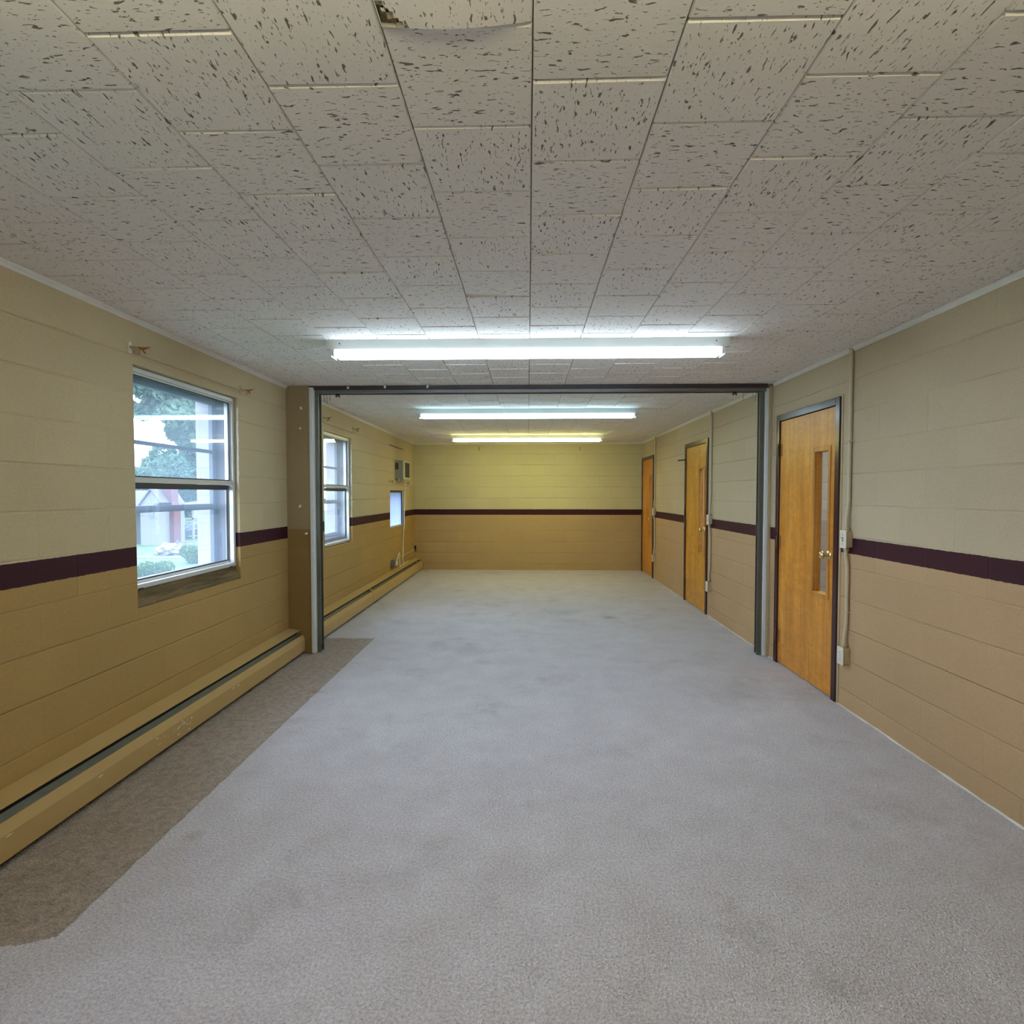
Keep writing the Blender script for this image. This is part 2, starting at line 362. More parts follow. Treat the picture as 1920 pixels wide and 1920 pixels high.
def holed_wall(axis, a, b, u0, u1, z0, z1, holes):
    """slab between a and b on axis (X or Y), spanning u0..u1 x z0..z1, with rectangular through holes (u0,u1,z0,z1)"""
    us = sorted({u0, u1, *[h[0] for h in holes], *[h[1] for h in holes]}); zs = sorted({z0, z1, *[h[2] for h in holes], *[h[3] for h in holes]})
    def solid(i, j):
        if i < 0 or j < 0 or i >= len(us) - 1 or j >= len(zs) - 1: return False
        u = (us[i] + us[i + 1]) / 2; z = (zs[j] + zs[j + 1]) / 2
        return not any(h[0] < u < h[1] and h[2] < z < h[3] for h in holes)
    P = (lambda n, u, z: (n, u, z)) if axis == 'X' else (lambda n, u, z: (u, n, z))
    mb = MB()
    for i in range(len(us) - 1):
        for j in range(len(zs) - 1):
            if not solid(i, j): continue
            p, q, r, t = us[i], us[i + 1], zs[j], zs[j + 1]
            for n in (a, b): mb.quad(P(n, p, r), P(n, q, r), P(n, q, t), P(n, p, t))
            for (di, dj, e) in ((-1, 0, ((p, r), (p, t))), (1, 0, ((q, r), (q, t))), (0, -1, ((p, r), (q, r))), (0, 1, ((p, t), (q, t)))):
                if not solid(i + di, j + dj):
                    (ua, za), (ub, zb) = e
                    mb.quad(P(a, ua, za), P(b, ua, za), P(b, ub, zb), P(a, ub, zb))
    return mb

def weld(ob):
    bm = bmesh.new(); bm.from_mesh(ob.data); bmesh.ops.remove_doubles(bm, verts=bm.verts, dist=1e-5)
    bmesh.ops.recalc_face_normals(bm, faces=bm.faces); bm.to_mesh(ob.data); bm.free()

# ------------------------------------------------------------------ room shell
W = [(2.925, 4.00, 0.79, 2.105), (5.69, 6.60, 0.835, 2.07), (8.43, 9.385, 0.875, 1.465), (0.15, 1.225, 0.79, 2.105)]
D = [(3.775, 4.715), (6.495, 7.435), (9.275, 10.215)]; DH = 2.06
TI = 0.17                                                                   # inner leaf of the left wall
ACH = (8.76, 9.25, 1.64, 1.945)
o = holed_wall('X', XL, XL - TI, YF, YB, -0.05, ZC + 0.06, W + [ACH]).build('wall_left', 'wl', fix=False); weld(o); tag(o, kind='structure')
o = holed_wall('X', XL - TI, XL - 0.31, YF - 0.3, YB + 0.3, -3.2, ZC + 0.9, [(w[0] + 0.01, w[1] - 0.01, w[2] - 0.02, w[3] - 0.02) for w in W] + [ACH]).build('wall_exterior', 'ext', fix=False); weld(o); tag(o, kind='structure')
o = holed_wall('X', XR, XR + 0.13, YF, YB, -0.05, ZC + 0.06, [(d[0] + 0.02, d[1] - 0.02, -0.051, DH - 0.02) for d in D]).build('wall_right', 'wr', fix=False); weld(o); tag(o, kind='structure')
o = MB().box(XL - 0.1, XR + 0.13, YB, YB + 0.2, -0.05, ZC + 0.06).build('wall_back', 'wb'); tag(o, kind='structure')
o = MB().box(XL - 0.1, XR + 0.13, YF - 0.2, YF, -0.05, ZC + 0.06).build('wall_front', 'wb'); tag(o, kind='structure')
o = MB().box(XL - 0.1, XR + 0.13, YF, YB, -0.12, 0.0).build('floor', 'carpet'); tag(o, kind='structure')
# short return of the folding-partition opening
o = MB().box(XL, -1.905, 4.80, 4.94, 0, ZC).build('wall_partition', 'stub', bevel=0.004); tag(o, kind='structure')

# ceiling of interlocking fissured tiles
def ceiling():
    mb = MB(); uvs = []
    TW, X0, g, ch, cy = 0.3065, 0.009, 0.0011, 0.0028, 0.0050
    def face(vs, swap, off):
        b = len(mb.v); mb.v += vs; mb.f.append(tuple(range(b, b + len(vs)))); mb.mi.append(mb.cur)
        uvs.append([((p[1] if swap else p[0]) + off[0], (p[0] if swap else p[1]) + off[1]) for p in vs])
    k0 = math.floor((XL - X0) / TW)
    for k in range(k0, 8):
        xa, xb = X0 + k * TW, X0 + (k + 1) * TW
        xa, xb = max(xa, XL - 0.02), min(xb, XR + 0.02)
        if xb - xa < 0.01: continue
        ph = 1.297 if k % 2 == 0 else 1.143
        r0 = math.floor((YF - ph) / TW)
        for r in range(r0, 40):
            ya, yb = ph + r * TW, ph + (r + 1) * TW
            if ya > YB: break
            if yb > YB - 0.02: yb = YB + 0.02
            swap = (r + (k // 2)) % 2 == 0
            off = (R.uniform(0, 40), R.uniform(0, 40))
            sag = (k == -1 and abs(yb - 1.143) < 0.01)
            dz = R.uniform(-0.0010, 0.0006); ta = R.uniform(-0.0018, 0.0018); tb = R.uniform(-0.0010, 0.0028)
            def zf(x, y):
                u = (x - xa) / (xb - xa); v = (y - ya) / (yb - ya)
                z = ZC + dz + ta * (u - 0.5) + tb * (v - 0.5)
                if sag: z -= 0.010 * math.sin(PI * min(1, u)) * v * v + 0.003 * v * (1 - u)
                return z
            n = 40 if sag else 1
            x1, x2, y1, y2 = xa + g + ch, xb - g - ch, ya + g + cy, yb - g - cy
            for i in range(n):
                for j in range(n):
                    qx = [x1 + (x2 - x1) * t / n for t in (i, i + 1)]; qy = [y1 + (y2 - y1) * t / n for t in (j, j + 1)]
                    edge = (i + (n - 1 - j) * 0.85) + 1.6 * math.sin(i * 1.9) * math.sin(j * 1.3 + 0.5); torn = sag and edge < 6.0
                    mb.cur = (2 if edge < 4.6 else 3) if torn else 0
                    lift = (0.009 if edge < 4.6 else 0.003) if torn else 0.0
                    face([(x, y, zf(x, y) + lift + (R.uniform(0, .003) if torn else 0)) for x, y in ((qx[0], qy[0]), (qx[0], qy[1]), (qx[1], qy[1]), (qx[1], qy[0]))], swap, off)
            mb.cur = 0
            for m in range(n):
                def seg(pa, pb, oa, ob):
                    lo = [(p[0], p[1], zf(*p)) for p in (pa, pb)]
                    mi = [(q[0], q[1], zf(*p) + max(abs(q[0] - p[0]), abs(q[1] - p[1])) ) for q, p in ((oa, pa), (ob, pb))]
                    up = [(q[0], q[1], ZC + 0.013) for q in (oa, ob)]
                    face([lo[0], lo[1], mi[1], mi[0]], swap, off); face([mi[0], mi[1], up[1], up[0]], swap, off)
                fx = [x1 + (x2 - x1) * t / n for t in (m, m + 1)]; fy = [y1 + (y2 - y1) * t / n for t in (m, m + 1)]
                gx = [xa + g + (xb - xa - 2 * g) * t / n for t in (m, m + 1)]; gy = [ya + g + (yb - ya - 2 * g) * t / n for t in (m, m + 1)]
                seg((fx[0], y1), (fx[1], y1), (gx[0], ya + g), (gx[1], ya + g)); seg((fx[1], y2), (fx[0], y2), (gx[1], yb - g), (gx[0], yb - g))
                seg((x1, fy[1]), (x1, fy[0]), (xa + g, gy[1]), (xa + g, gy[0])); seg((x2, fy[0]), (x2, fy[1]), (xb - g, gy[0]), (xb - g, gy[1]))
    mb.cur = 1
    face([(XL - 0.1, YF - 0.1, ZC + 0.012), (XL - 0.1, YB + 0.1, ZC + 0.012), (XR + 0.12, YB + 0.1, ZC + 0.012), (XR + 0.12, YF - 0.1, ZC + 0.012)], False, (0, 0))
    ob = mb.build('ceiling', ['tile', 'tileback', 'fibre', 'fibrepale'], fix=False)
    ul = ob.data.uv_layers.new(name='UVMap')
    for p, uu in zip(ob.data.polygons, uvs):
        for li, q in zip(p.loop_indices, uu): ul.data[li].uv = q
    tag(ob, kind='structure')
ceiling()
o = MB().box(XL - 0.5, XR + 0.2, YF - 0.4, YB + 0.4, ZC + 0.07, ZC + 0.3).build('roof_slab', 'tileback'); tag(o, kind='structure')

# white cove moulding at the ceiling, cut where conduits pass
def crown_prof(sx, x): return [(x, ZC - 0.001), (x, ZC - 0.027), (x + sx * 0.005, ZC - 0.027), (x + sx * 0.009, ZC - 0.017), (x + sx * 0.018, ZC - 0.008), (x + sx * 0.022, ZC - 0.001)]
CY = [D[0][0] - 0.118, D[1][0] - 0.118, D[2][0] - 0.118]                   # conduits
ti = 0
def trim(ob):
    global ti; ti += 1; ob.name = 'trim_%d' % ti; tag(ob, kind='structure')
for a, b in ((YF, 4.80), (4.94, YB)): trim(MB().prism_y(crown_prof(1, XL), a, b).build('trim', 'crown', bevel=0.001))
for a, b in ((YF, CY[0] - 0.016), (CY[0] + 0.022, 4.80), (4.95, CY[1] - 0.02), (CY[1] + 0.02, CY[2] - 0.016), (CY[2] + 0.016, YB)):
    trim(MB().prism_y(crown_prof(-1, XR), a, b).build('trim', 'crown', bevel=0.001))
trim(MB().prism_x([(YB, ZC - 0.001), (YB, ZC - 0.027), (YB - 0.005, ZC - 0.027), (YB - 0.009, ZC - 0.017), (YB - 0.018, ZC - 0.008), (YB - 0.022, ZC - 0.001)], XL + 0.02, XR - 0.02).build('trim', 'crown'))
# thin painted strips on the right wall: filler beside the near door
trim(MB().box(XR - 0.006, XR + 0.001, D[0][0] - 0.022, D[0][0] - 0.001, 0.0, DH + 0.01).build('trim', 'tan', bevel=0.002))

# pale raw carpet edge showing along the right wall
prev = YF
for a, b in [(d[0] - 0.022, d[1]) for d in D] + [(YB, YB)]:
    if a - prev > 0.1:
        mb = MB(); n = int((a - prev) / 0.06); P = []
        for i in range(n + 1):
            y = prev + (a - prev) * i / n; w = R.uniform(0.003, 0.011); h = R.uniform(0.002, 0.009); P.append([(XR - w, y, 0.0), (XR - w * 0.7, y, h), (XR, y, h)])
        for i in range(n): mb.quad(P[i][0], P[i + 1][0], P[i + 1][1], P[i][1]).quad(P[i][1], P[i + 1][1], P[i + 1][2], P[i][2])
        trim(mb.build('trim', 'crown', fix=False))
    prev = b

# ------------------------------------------------------------------ hallway behind the doors
o = MB().box(XR + 1.35, XR + 1.5, 2.6, 13.0, -0.05, 2.6).build('wall_hallway', 'hall'); tag(o, kind='structure')
o = MB().box(XR + 0.13, XR + 1.5, 2.6, 13.0, -0.12, 0.0).build('floor_hallway', 'hallfloor'); tag(o, kind='structure')
o = MB().box(XR + 0.13, XR + 1.5, 2.6, 13.0, 2.42, 2.5).build('ceiling_hallway', 'hallceil'); tag(o, kind='structure')
o = MB().box(XR + 0.13, XR + 1.5, 2.5, 2.6, -0.05, 2.5).build('wall_hallway_end', 'hall'); tag(o, kind='structure')
o = MB().box(XR + 0.13, XR + 1.5, 13.0, 13.1, -0.05, 2.5).build('wall_hallway_far', 'hall'); tag(o, kind='structure')
for y, p in ((4.9, 42), (8.6, 5)):  # unseen fill lights added to brighten the hallway behind the door panes
    l = bpy.data.lights.new('hallway_fill', 'AREA'); l.shape = 'RECTANGLE'; l.size = 0.3; l.size_y = 1.2; l.energy = p; l.color = (0.95, 0.98, 1.0)
    lo = bpy.data.objects.new('hallway_fill', l); COL.objects.link(lo); lo.location = (XR + 0.75, y, 2.40)

# ------------------------------------------------------------------ windows
def window(n, w, label, rails=True, sill=0.095):
    y0, y1, z0, z1 = w
    r = thing('window_%d' % n, (XL - 0.04, (y0 + y1) / 2, z0), label, 'window', None, 'structure')
    xf = XL - 0.030                                                        # inner face of the storm frame
    f = MB(); zb = z0 + sill; t = 0.026
    def ring(m, xa, xb, a, b, c, d, t, tb=None):
        tb = tb or t
        m.box(xa, xb, a, a + t, c, d); m.box(xa, xb, b - t, b, c, d); m.box(xa, xb, a + t, b - t, d - t, d); m.box(xa, xb, a + t, b - t, c, c + tb)
    ring(f, xf, xf - 0.030, y0 + 0.004, y1 - 0.004, zb, z1 - 0.004, t)
    ring(f, xf - 0.030, xf - 0.066, y0 + 0.004, y1 - 0.004, zb, z1 - 0.004, 0.014)
    f.build('frame', 'alu', r, 0.002)
    zm = z0 + 0.53 * (z1 - z0)
    a, b = y0 + 0.030, y1 - 0.030
    u = MB(); ring(u, xf - 0.012, xf - 0.028, a, b, zm - 0.014, z1 - 0.030, 0.010, 0.030); su = u.build('upper_sash', 'alu', r, 0.0015)
    g = MB(); ring(g, xf - 0.016, xf - 0.026, a + 0.010, b - 0.010, zm + 0.016, z1 - 0.040, 0.007); g.build('gasket', 'gasket', su)
    MB().box(xf - 0.019, xf - 0.022, a + 0.012, b - 0.012, zm + 0.018, z1 - 0.042).build('pane', 'glass', su)
    l = MB(); ring(l, xf - 0.036, xf - 0.054, a - 0.01, b + 0.01, zb + 0.026, zm + 0.012, 0.012, 0.014); sl = l.build('lower_sash', 'alu', r, 0.0015)
    g = MB(); g.box(xf - 0.034, xf - 0.05, a + 0.002, b - 0.002, zm - 0.044, zm - 0.015); ring(g, xf - 0.040, xf - 0.05, a + 0.002, b - 0.002, zb + 0.040, zm - 0.04, 0.008); g.build('gasket', 'gasket', sl)  # wide bar: dark top rail plus painted shadow below the meeting rail
    MB().box(xf - 0.044, xf - 0.047, a + 0.008, b - 0.008, zb + 0.044, zm - 0.042).build('pane', 'glass', sl)
    c = MB()
    for yy in (y0 + 0.05, y1 - 0.09): c.box(xf + 0.003, xf - 0.006, yy, yy + 0.035, zb - 0.004, zb + 0.005)
    c.build('latch_tab', 'gasket', r)
    # jamb lining between the storm window and the old sash
    xo = XL - 0.19
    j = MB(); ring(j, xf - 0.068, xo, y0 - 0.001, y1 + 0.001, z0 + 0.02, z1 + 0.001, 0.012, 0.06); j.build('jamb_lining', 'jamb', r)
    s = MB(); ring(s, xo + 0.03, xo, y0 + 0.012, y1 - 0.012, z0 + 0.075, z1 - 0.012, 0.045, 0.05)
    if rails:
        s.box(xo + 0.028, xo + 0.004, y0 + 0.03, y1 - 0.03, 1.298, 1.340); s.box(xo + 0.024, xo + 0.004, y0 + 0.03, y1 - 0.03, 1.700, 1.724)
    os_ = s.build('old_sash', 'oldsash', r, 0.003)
    ym = y0 + 0.44 * (y1 - y0)
    if rails: MB().box(xo + 0.045, xo + 0.02, ym - 0.07, ym + 0.05, 1.332, 1.358).box(xo + 0.05, xo + 0.03, ym - 0.10, ym - 0.04, 1.335, 1.348).build('sash_latch', 'oldsash', os_, 0.003)
    cb = MB(); pts = []
    zz = z0 + 0.62 * (z1 - z0) - 0.17
    while zz < z1 - 0.05:
        pts.append((XL - 0.004 + R.uniform(-0.002, 0.002), y1 - 0.004, zz)); zz += 0.03
    cb.tube(pts, [0.004 + R.uniform(0, 0.004) for _ in pts], 6); cb.build('chipped_plaster', 'chip', r, smooth=True)
    # worn wooden sill below
    if sill < 0.05: return r
    k = MB(); k.prism_y([(XL - 0.10, z0 + 0.001), (XL - 0.10, zb), (xf - 0.004, zb), (xf - 0.004, z0 + 0.055), (XL - 0.018, z0 + 0.045), (XL - 0.016, z0 + 0.028), (XL - 0.001, z0 + 0.020), (XL - 0.001, z0 + 0.001)], y0 + 0.001, y1 - 0.001)
    k.build('sill', 'sill', r, 0.002)
    return r
window(1, W[0], 'large sash window nearest the viewer with grey worn sill, trees and a house outside')
window(2, W[1], 'narrower sash window beyond the partition opening, pale masonry showing through it', sill=0.012)
window(4, W[3], 'sash window on the left wall closest to the front of the room')
r = thing('window_3', (XL - 0.02, (W[2][0] + W[2][1]) / 2, W[2][2]), 'small frosted blue-white window under the air conditioner', 'window', None, 'structure')
y0, y1, z0, z1 = W[2]
f = MB(); xf = XL - 0.012
f.box(xf, xf - 0.05, y0 + 0.002, y0 + 0.02, z0 + 0.002, z1 - 0.002); f.box(xf, xf - 0.05, y1 - 0.07, y1 - 0.002, z0 + 0.002, z1 - 0.002); f.box(xf, xf - 0.05, y0 + 0.02, y1 - 0.07, z0 + 0.002, z0 + 0.03)
f.build('frame', 'alu', r, 0.002)
MB().box(xf, xf - 0.05, y0 + 0.02, y1 - 0.07, z1 - 0.03, z1 - 0.002).box(xf - 0.002, xf - 0.03, y1 - 0.085, y1 - 0.07, z0 + 0.03, z1 - 0.03).build('gasket', 'gasket', r)
MB().box(xf - 0.02, xf - 0.024, y0 + 0.018, y1 - 0.08, z0 + 0.028, z1 - 0.028).build('pane', 'frost', r)

# lintel strips and curtain brackets over the windows
for w, zz in ((W[0], 0.055), (W[1], 0.07)):
    trim(MB().box(XL - 0.001, XL + 0.010, w[0] + 0.005, w[1] + 0.03, w[3] + zz, w[3] + zz + 0.014).build('trim', 'tan', bevel=0.003))
def bracket(loc, label, rot=0, cream=False):
    t = thing('curtain_bracket', loc, label, 'bracket', 'curtain brackets beside the left wall windows')
    x, y, z = loc
    MB().box(x - 0.001, x + 0.004, y - 0.012, y + 0.012, z - 0.03, z + 0.03).build('mounting_plate', 'plug' if cream else 'tan', t, 0.002)
    MB().tube([(x, y, z + 0.004), (x + 0.035, y + 0.003, z - 0.002), (x + 0.05, y + 0.01, z - 0.018), (x + 0.04, y + 0.02, z - 0.03)], 0.0075, 8).build('arm', 'tan', t, smooth=True)
    h = MB(); h.tube([(x + 0.03, y + 0.015, z), (x + 0.05, y + 0.04, z + 0.004), (x + 0.06, y + 0.075, z + 0.02)], [0.008, 0.007, 0.002], 8)
    h.tube([(x + 0.045, y + 0.03, z), (x + 0.05, y + 0.05, z - 0.02)], 0.004, 6); h.build('rusty_hook', 'rust', t, smooth=True)
    return t
bracket((XL, 2.905, 2.185), 'cream bracket with a rusty hook at the upper left of the large window', cream=True)
bracket((XL, 4.035, 2.170), 'tan bracket with a rusty hook at the upper right of the large window')
bracket((XL, 5.68, 2.19), 'rusty bracket at the upper left of the second window past the partition')
bracket((XL, 6.66, 2.19), 'painted bracket at the upper right of the second window past the partition')
bracket((XL, 8.38, 1.60), 'small bracket at the upper left of the frosted window, below the air conditioner')
bracket((XL, 9.50, 1.60), 'small dark bracket at the upper right of the frosted window')

# ------------------------------------------------------------------ doors
def make_door(n, y0, y1, wood, label, light_strip=False):
    r = thing('door_%d' % n, (XR, (y0 + y1) / 2, 0), label, 'door', None, 'structure')
    t = 0.052; x0 = XR - 0.016
    prof = MB()
    prof.box(x0, XR + 0.128, y0, y0 + t, 0, DH); prof.box(x0, XR + 0.128, y1 - t, y1, 0, DH); prof.box(x0, XR + 0.128, y0 + t, y1 - t, DH - t, DH)
    prof.box(XR + 0.05, XR + 0.075, y0 + t, y0 + t + 0.014, 0, DH - t); prof.box(XR + 0.05, XR + 0.075, y1 - t - 0.014, y1 - t, 0, DH - t); prof.box(XR + 0.05, XR + 0.075, y0 + t, y1 - t, DH - t - 0.014, DH - t)
    prof.build('door_frame', 'frame', r, 0.0025)
    a, b, zt = y0 + t + 0.003, y1 - t - 0.004, DH - t - 0.005
    xs0, xs1 = XR - 0.004, XR + 0.042
    h = (y0 + 0.140, y0 + 0.330, 0.70, 1.715)
    sl = holed_wall('X', xs0, xs1, a, b, 0.012, zt, [h]).build('slab', wood, r, fix=False); weld(sl)
    tr = MB()
    for (xa, xb) in ((xs0 - 0.006, xs0 + 0.013), (xs1 - 0.013, xs1 + 0.006)):
        tr.box(xa, xb, h[0] - 0.026, h[0] + 0.004, h[2] - 0.03, h[3] + 0.03); tr.box(xa, xb, h[1] - 0.004, h[1] + 0.026, h[2] - 0.03, h[3] + 0.03)
        tr.box(xa, xb, h[0] + 0.004, h[1] - 0.004, h[3] - 0.004, h[3] + 0.03); tr.box(xa, xb, h[0] + 0.004, h[1] - 0.004, h[2] - 0.03, h[2] + 0.004)
    tr.build('window_trim', 'woodtrim', r, 0.003)
    MB().box(XR + 0.017, XR + 0.022, h[0], h[1], h[2], h[3]).build('pane', 'pane', r)
    for z in (0.235, 1.01, 1.77):
        hg = MB(); yk = y1 - t + 0.006
        for q in range(5): hg.tube([(x0 - 0.004, yk, z - 0.05 + q * 0.02 + 0.001), (x0 - 0.004, yk, z - 0.05 + (q + 1) * 0.02 - 0.001)], 0.0065, 10)
        hg.tube([(x0 - 0.004, yk, z - 0.054), (x0 - 0.004, yk, z + 0.054)], 0.0045, 8)
        hh = hg.build('hinge', 'hinge', r, smooth=True)
        MB().box(xs0 - 0.002, xs0 + 0.001, b - 0.035, b - 0.001, z - 0.05, z + 0.05).build('hinge_leaf', 'hingeleaf', hh)
    kz, ky = 0.985, a + 0.066
    k = MB().lathe([(0.002, 0.010), (0.026, 0.0095), (0.032, 0.014), (0.038, 0.023), (0.046, 0.0275), (0.055, 0.027), (0.062, 0.021), (0.065, 0.010), (0.0655, 0.001)], (xs0, ky, kz), (-1, 0, 0)).build('door_knob', 'brass', r, smooth=True)
    MB().lathe([(0.0, 0.034), (0.004, 0.0335), (0.009, 0.028), (0.013, 0.016), (0.014, 0.010)], (xs0, ky, kz), (-1, 0, 0)).build('rosette', 'brass', k, smooth=True)
    MB().box(xs0 - 0.0003, xs0 + 0.01, a - 0.0025, a + 0.001, kz - 0.03, kz + 0.03).build('latch_plate', 'brass', r)
    return r
make_door(1, *D[0], 'wood', 'maple veneer door nearest the viewer, narrow window lit pale by the hallway')
d2 = make_door(2, *D[1], 'woodfig', 'middle of the three wood doors, wavy figured veneer, just past the partition')
make_door(3, *D[2], 'wood', 'farthest wood door, in the corner beside the back wall')
# dark hold-open arm screwed over the middle door's top hinge
MB().tube([(XR - 0.017, D[1][1] - 0.03, 1.86), (XR - 0.05, D[1][1] - 0.02, 1.855), (XR - 0.10, D[1][1] + 0.01, 1.852)], 0.008, 8).box(XR - 0.020, XR - 0.016, D[1][1] - 0.045, D[1][1] - 0.015, 1.80, 1.88).build('hold_open_arm', 'black', d2, smooth=False)

# ------------------------------------------------------------------ switches, outlets, conduits on the right wall
def wall_switch(y, z):
    t = thing('light_switch', (XR, y, z), '', 'switch', 'light switches beside the wood doors')
    x1 = XR - 0.040
    MB().box(XR + 0.001, x1, y - 0.034, y + 0.034, z - 0.052, z + 0.052).build('box', 'boxpaint', t, 0.006, seg=3)
    MB().box(x1, x1 - 0.006, y - 0.036, y + 0.036, z - 0.058, z + 0.058).build('cover_plate', 'plate', t, 0.004, seg=3)
    MB().box(x1 - 0.0055, x1 - 0.0075, y - 0.006, y + 0.006, z - 0.013, z + 0.013).build('toggle_slot', 'slot', t)
    MB().prism_y([(x1 - 0.006, z - 0.007), (x1 - 0.022, z + 0.008), (x1 - 0.021, z + 0.014), (x1 - 0.006, z + 0.007)], y - 0.0045, y + 0.0045).build('toggle', 'plate', t, 0.001)
    for s in (-1, 1): MB().lathe([(0, 0.0035), (0.0012, 0.003)], (x1 - 0.0058, y, z + s * 0.03), (-1, 0, 0), 8).build('screw', 'slot', t)
    return t
def outlet(y, z):
    t = thing('power_outlet', (XR, y, z), '', 'outlet', 'power outlets beside the wood doors')
    x1 = XR - 0.044
    MB().box(XR + 0.001, x1, y - 0.034, y + 0.034, z - 0.052, z + 0.052).build('box', 'boxpaint', t, 0.006, seg=3)
    MB().box(x1, x1 - 0.006, y - 0.036, y + 0.036, z - 0.058, z + 0.058).build('cover_plate', 'plate', t, 0.004, seg=3)
    for s in (-1, 1):
        rc = MB().lathe([(0, 0.017), (0.002, 0.0165)], (x1 - 0.0056, y, z + s * 0.02), (-1, 0, 0), 20).build('receptacle', 'plate', t)
        sl = MB()
        for q in (-0.006, 0.006): sl.box(x1 - 0.0070, x1 - 0.0081, y + q - 0.0012, y + q + 0.0012, z + s * 0.02 - 0.001, z + s * 0.02 + 0.007)
        sl.lathe([(0, 0.0024), (0.0006, 0.0024)], (x1 - 0.0075, y, z + s * 0.02 - 0.007), (-1, 0, 0), 8); sl.build('slots', 'slot', rc)
    MB().lathe([(0, 0.003), (0.001, 0.0026)], (x1 - 0.0058, y, z), (-1, 0, 0), 8).build('screw', 'slot', t)
    return t
def smooth_path(pts, n=6):
    out = []
    P = [Vector(p) for p in pts]; P = [P[0]] + P + [P[-1]]
    for i in range(1, len(P) - 2):
        for j in range(n):
            t = j / n; a, b, c, d = P[i - 1], P[i], P[i + 1], P[i + 2]
            out.append(0.5 * ((2 * b) + (c - a) * t + (2 * a - 5 * b + 4 * c - d) * t * t + (3 * b - a - 3 * c + d) * t ** 3))
    out.append(P[-1]); return out
SZ, OZ = 1.115, 0.352
def conduit(y):
    t = thing('conduit', (XR, y, OZ), '', 'conduit', 'painted conduits beside the wood doors')
    r = 0.0115; xw = XR - r - 0.002; xb = XR - 0.022; y2 = y - 0.004
    up = smooth_path([(xw, y2, ZC - 0.002), (xw, y2, 2.0), (xw, y2, 1.45), (xw, y2, 1.36), (xb, y, 1.26), (xb, y, SZ + 0.055)])
    MB().tube(up, r, 12).build('upper_pipe', 'conduit', t, smooth=True)
    lo = smooth_path([(xb, y, SZ - 0.055), (xb, y, SZ - 0.10), (xw, y2, SZ - 0.2), (xw, y2, 0.72), (xw, y2, 0.58), (xb, y, 0.47), (xb, y, OZ + 0.055)])
    MB().tube(lo, r, 12).build('lower_pipe', 'conduit', t, smooth=True)
    for z in (SZ + 0.055, SZ - 0.077, OZ + 0.055): MB().lathe([(0, 0.0165), (0.004, 0.017), (0.018, 0.017), (0.022, 0.014)], (xb, y, z), (0, 0, 1), 12).build('connector', 'boxpaint', t, smooth=True)
    for z in (1.75, 0.64):
        MB().tube([(XR - 0.001, y2 - 0.03, z), (XR - 0.003, y2 - 0.014, z), (xw - r - 0.001, y2 - 0.008, z), (xw - r - 0.001, y2 + 0.008, z), (XR - 0.003, y2 + 0.014, z)], 0.004, 6).build('strap', 'conduit', t)
    return t
WHO = ['the nearest wood door', 'the middle wood door', 'the far corner wood door']
s0, o0, c0 = wall_switch(CY[0], SZ), outlet(CY[0], OZ), conduit(CY[0])
for i, y in enumerate(CY):
    s, q, c = (s0, o0, c0) if i == 0 else (dup(s0, (XR, y, SZ)), dup(o0, (XR, y, OZ)), dup(c0, (XR, y, OZ)))
    s['label'] = 'ivory toggle light switch in a tan surface box beside ' + WHO[i]
    q['label'] = 'ivory double power outlet in a tan surface box, low beside ' + WHO[i]
    c['label'] = 'tan painted conduit pipe running down from the ceiling beside ' + WHO[i]

# ------------------------------------------------------------------ fluorescent fixtures
def fixture(yf, cx, c, st, label):
    t = thing('fluorescent_light', (cx, yf + 0.06, ZC), label, 'ceiling light', 'long fluorescent strip lights')
    L = 1.225; zt = ZC + 0.0005; zb = ZC - 0.056
    MB().prism_x([(yf, zt), (yf + 0.012, zb), (yf + 0.108, zb), (yf + 0.12, zt)], cx - L, cx + L).build('housing', 'fixture', t, 0.003)
    for s in (-1, 1):
        MB().box(cx + s * (L - 0.03) - 0.0025, cx + s * (L - 0.03) + 0.0025, yf + 0.008, yf + 0.112, zb - 0.045, zb + 0.002).build('end_plate', 'fixture', t, 0.002)
        MB().lathe([(0, 0.004), (0.0015, 0.004)], (cx + s * (L - 0.085), yf + 0.0035, ZC - 0.022), (0, -1, -0.2), 8).build('knockout', 'black', t)
    mt = 'tube_%d' % len([k for k in M if k.startswith('tube_')]); M[mt] = emis(mt, c, st)
    for yy in (yf + 0.026, yf + 0.094):
        z = zb - 0.025; hl = L - 0.052
        tb = MB().lathe([(0, 0.012), (0.004, 0.0185), (0.02, 0.019), (2 * hl - 0.02, 0.019), (2 * hl - 0.004, 0.0185), (2 * hl, 0.012)], (cx - hl, yy, z), (1, 0, 0), 16).build('tube', mt, t, smooth=True)
        for s in (-1, 1):
            MB().box(cx + s * (L - 0.05), cx + s * (L - 0.032), yy - 0.017, yy + 0.017, z - 0.012, zb + 0.001).build('lamp_holder', 'holder', t, 0.004)
    return t
LS = 1.0
fixture(3.385, -0.012, (0.68, 0.85, 1.0), 23.0 * LS, 'brightest long cold-white strip light, nearest, in front of the partition beam')
fixture(6.13, -0.012, (0.55, 0.86, 1.0), 17.0 * LS, 'dimmer bluish strip light, middle one, just beyond the partition beam')
fixture(8.88, -0.02, (1.0, 0.94, 0.36), 25.0 * LS, 'warm yellowish strip light close to the back wall')
fixture(0.62, -0.012, (1.0, 0.92, 0.58), 15.5 * LS, 'warm strip light overhead at the front of the room')

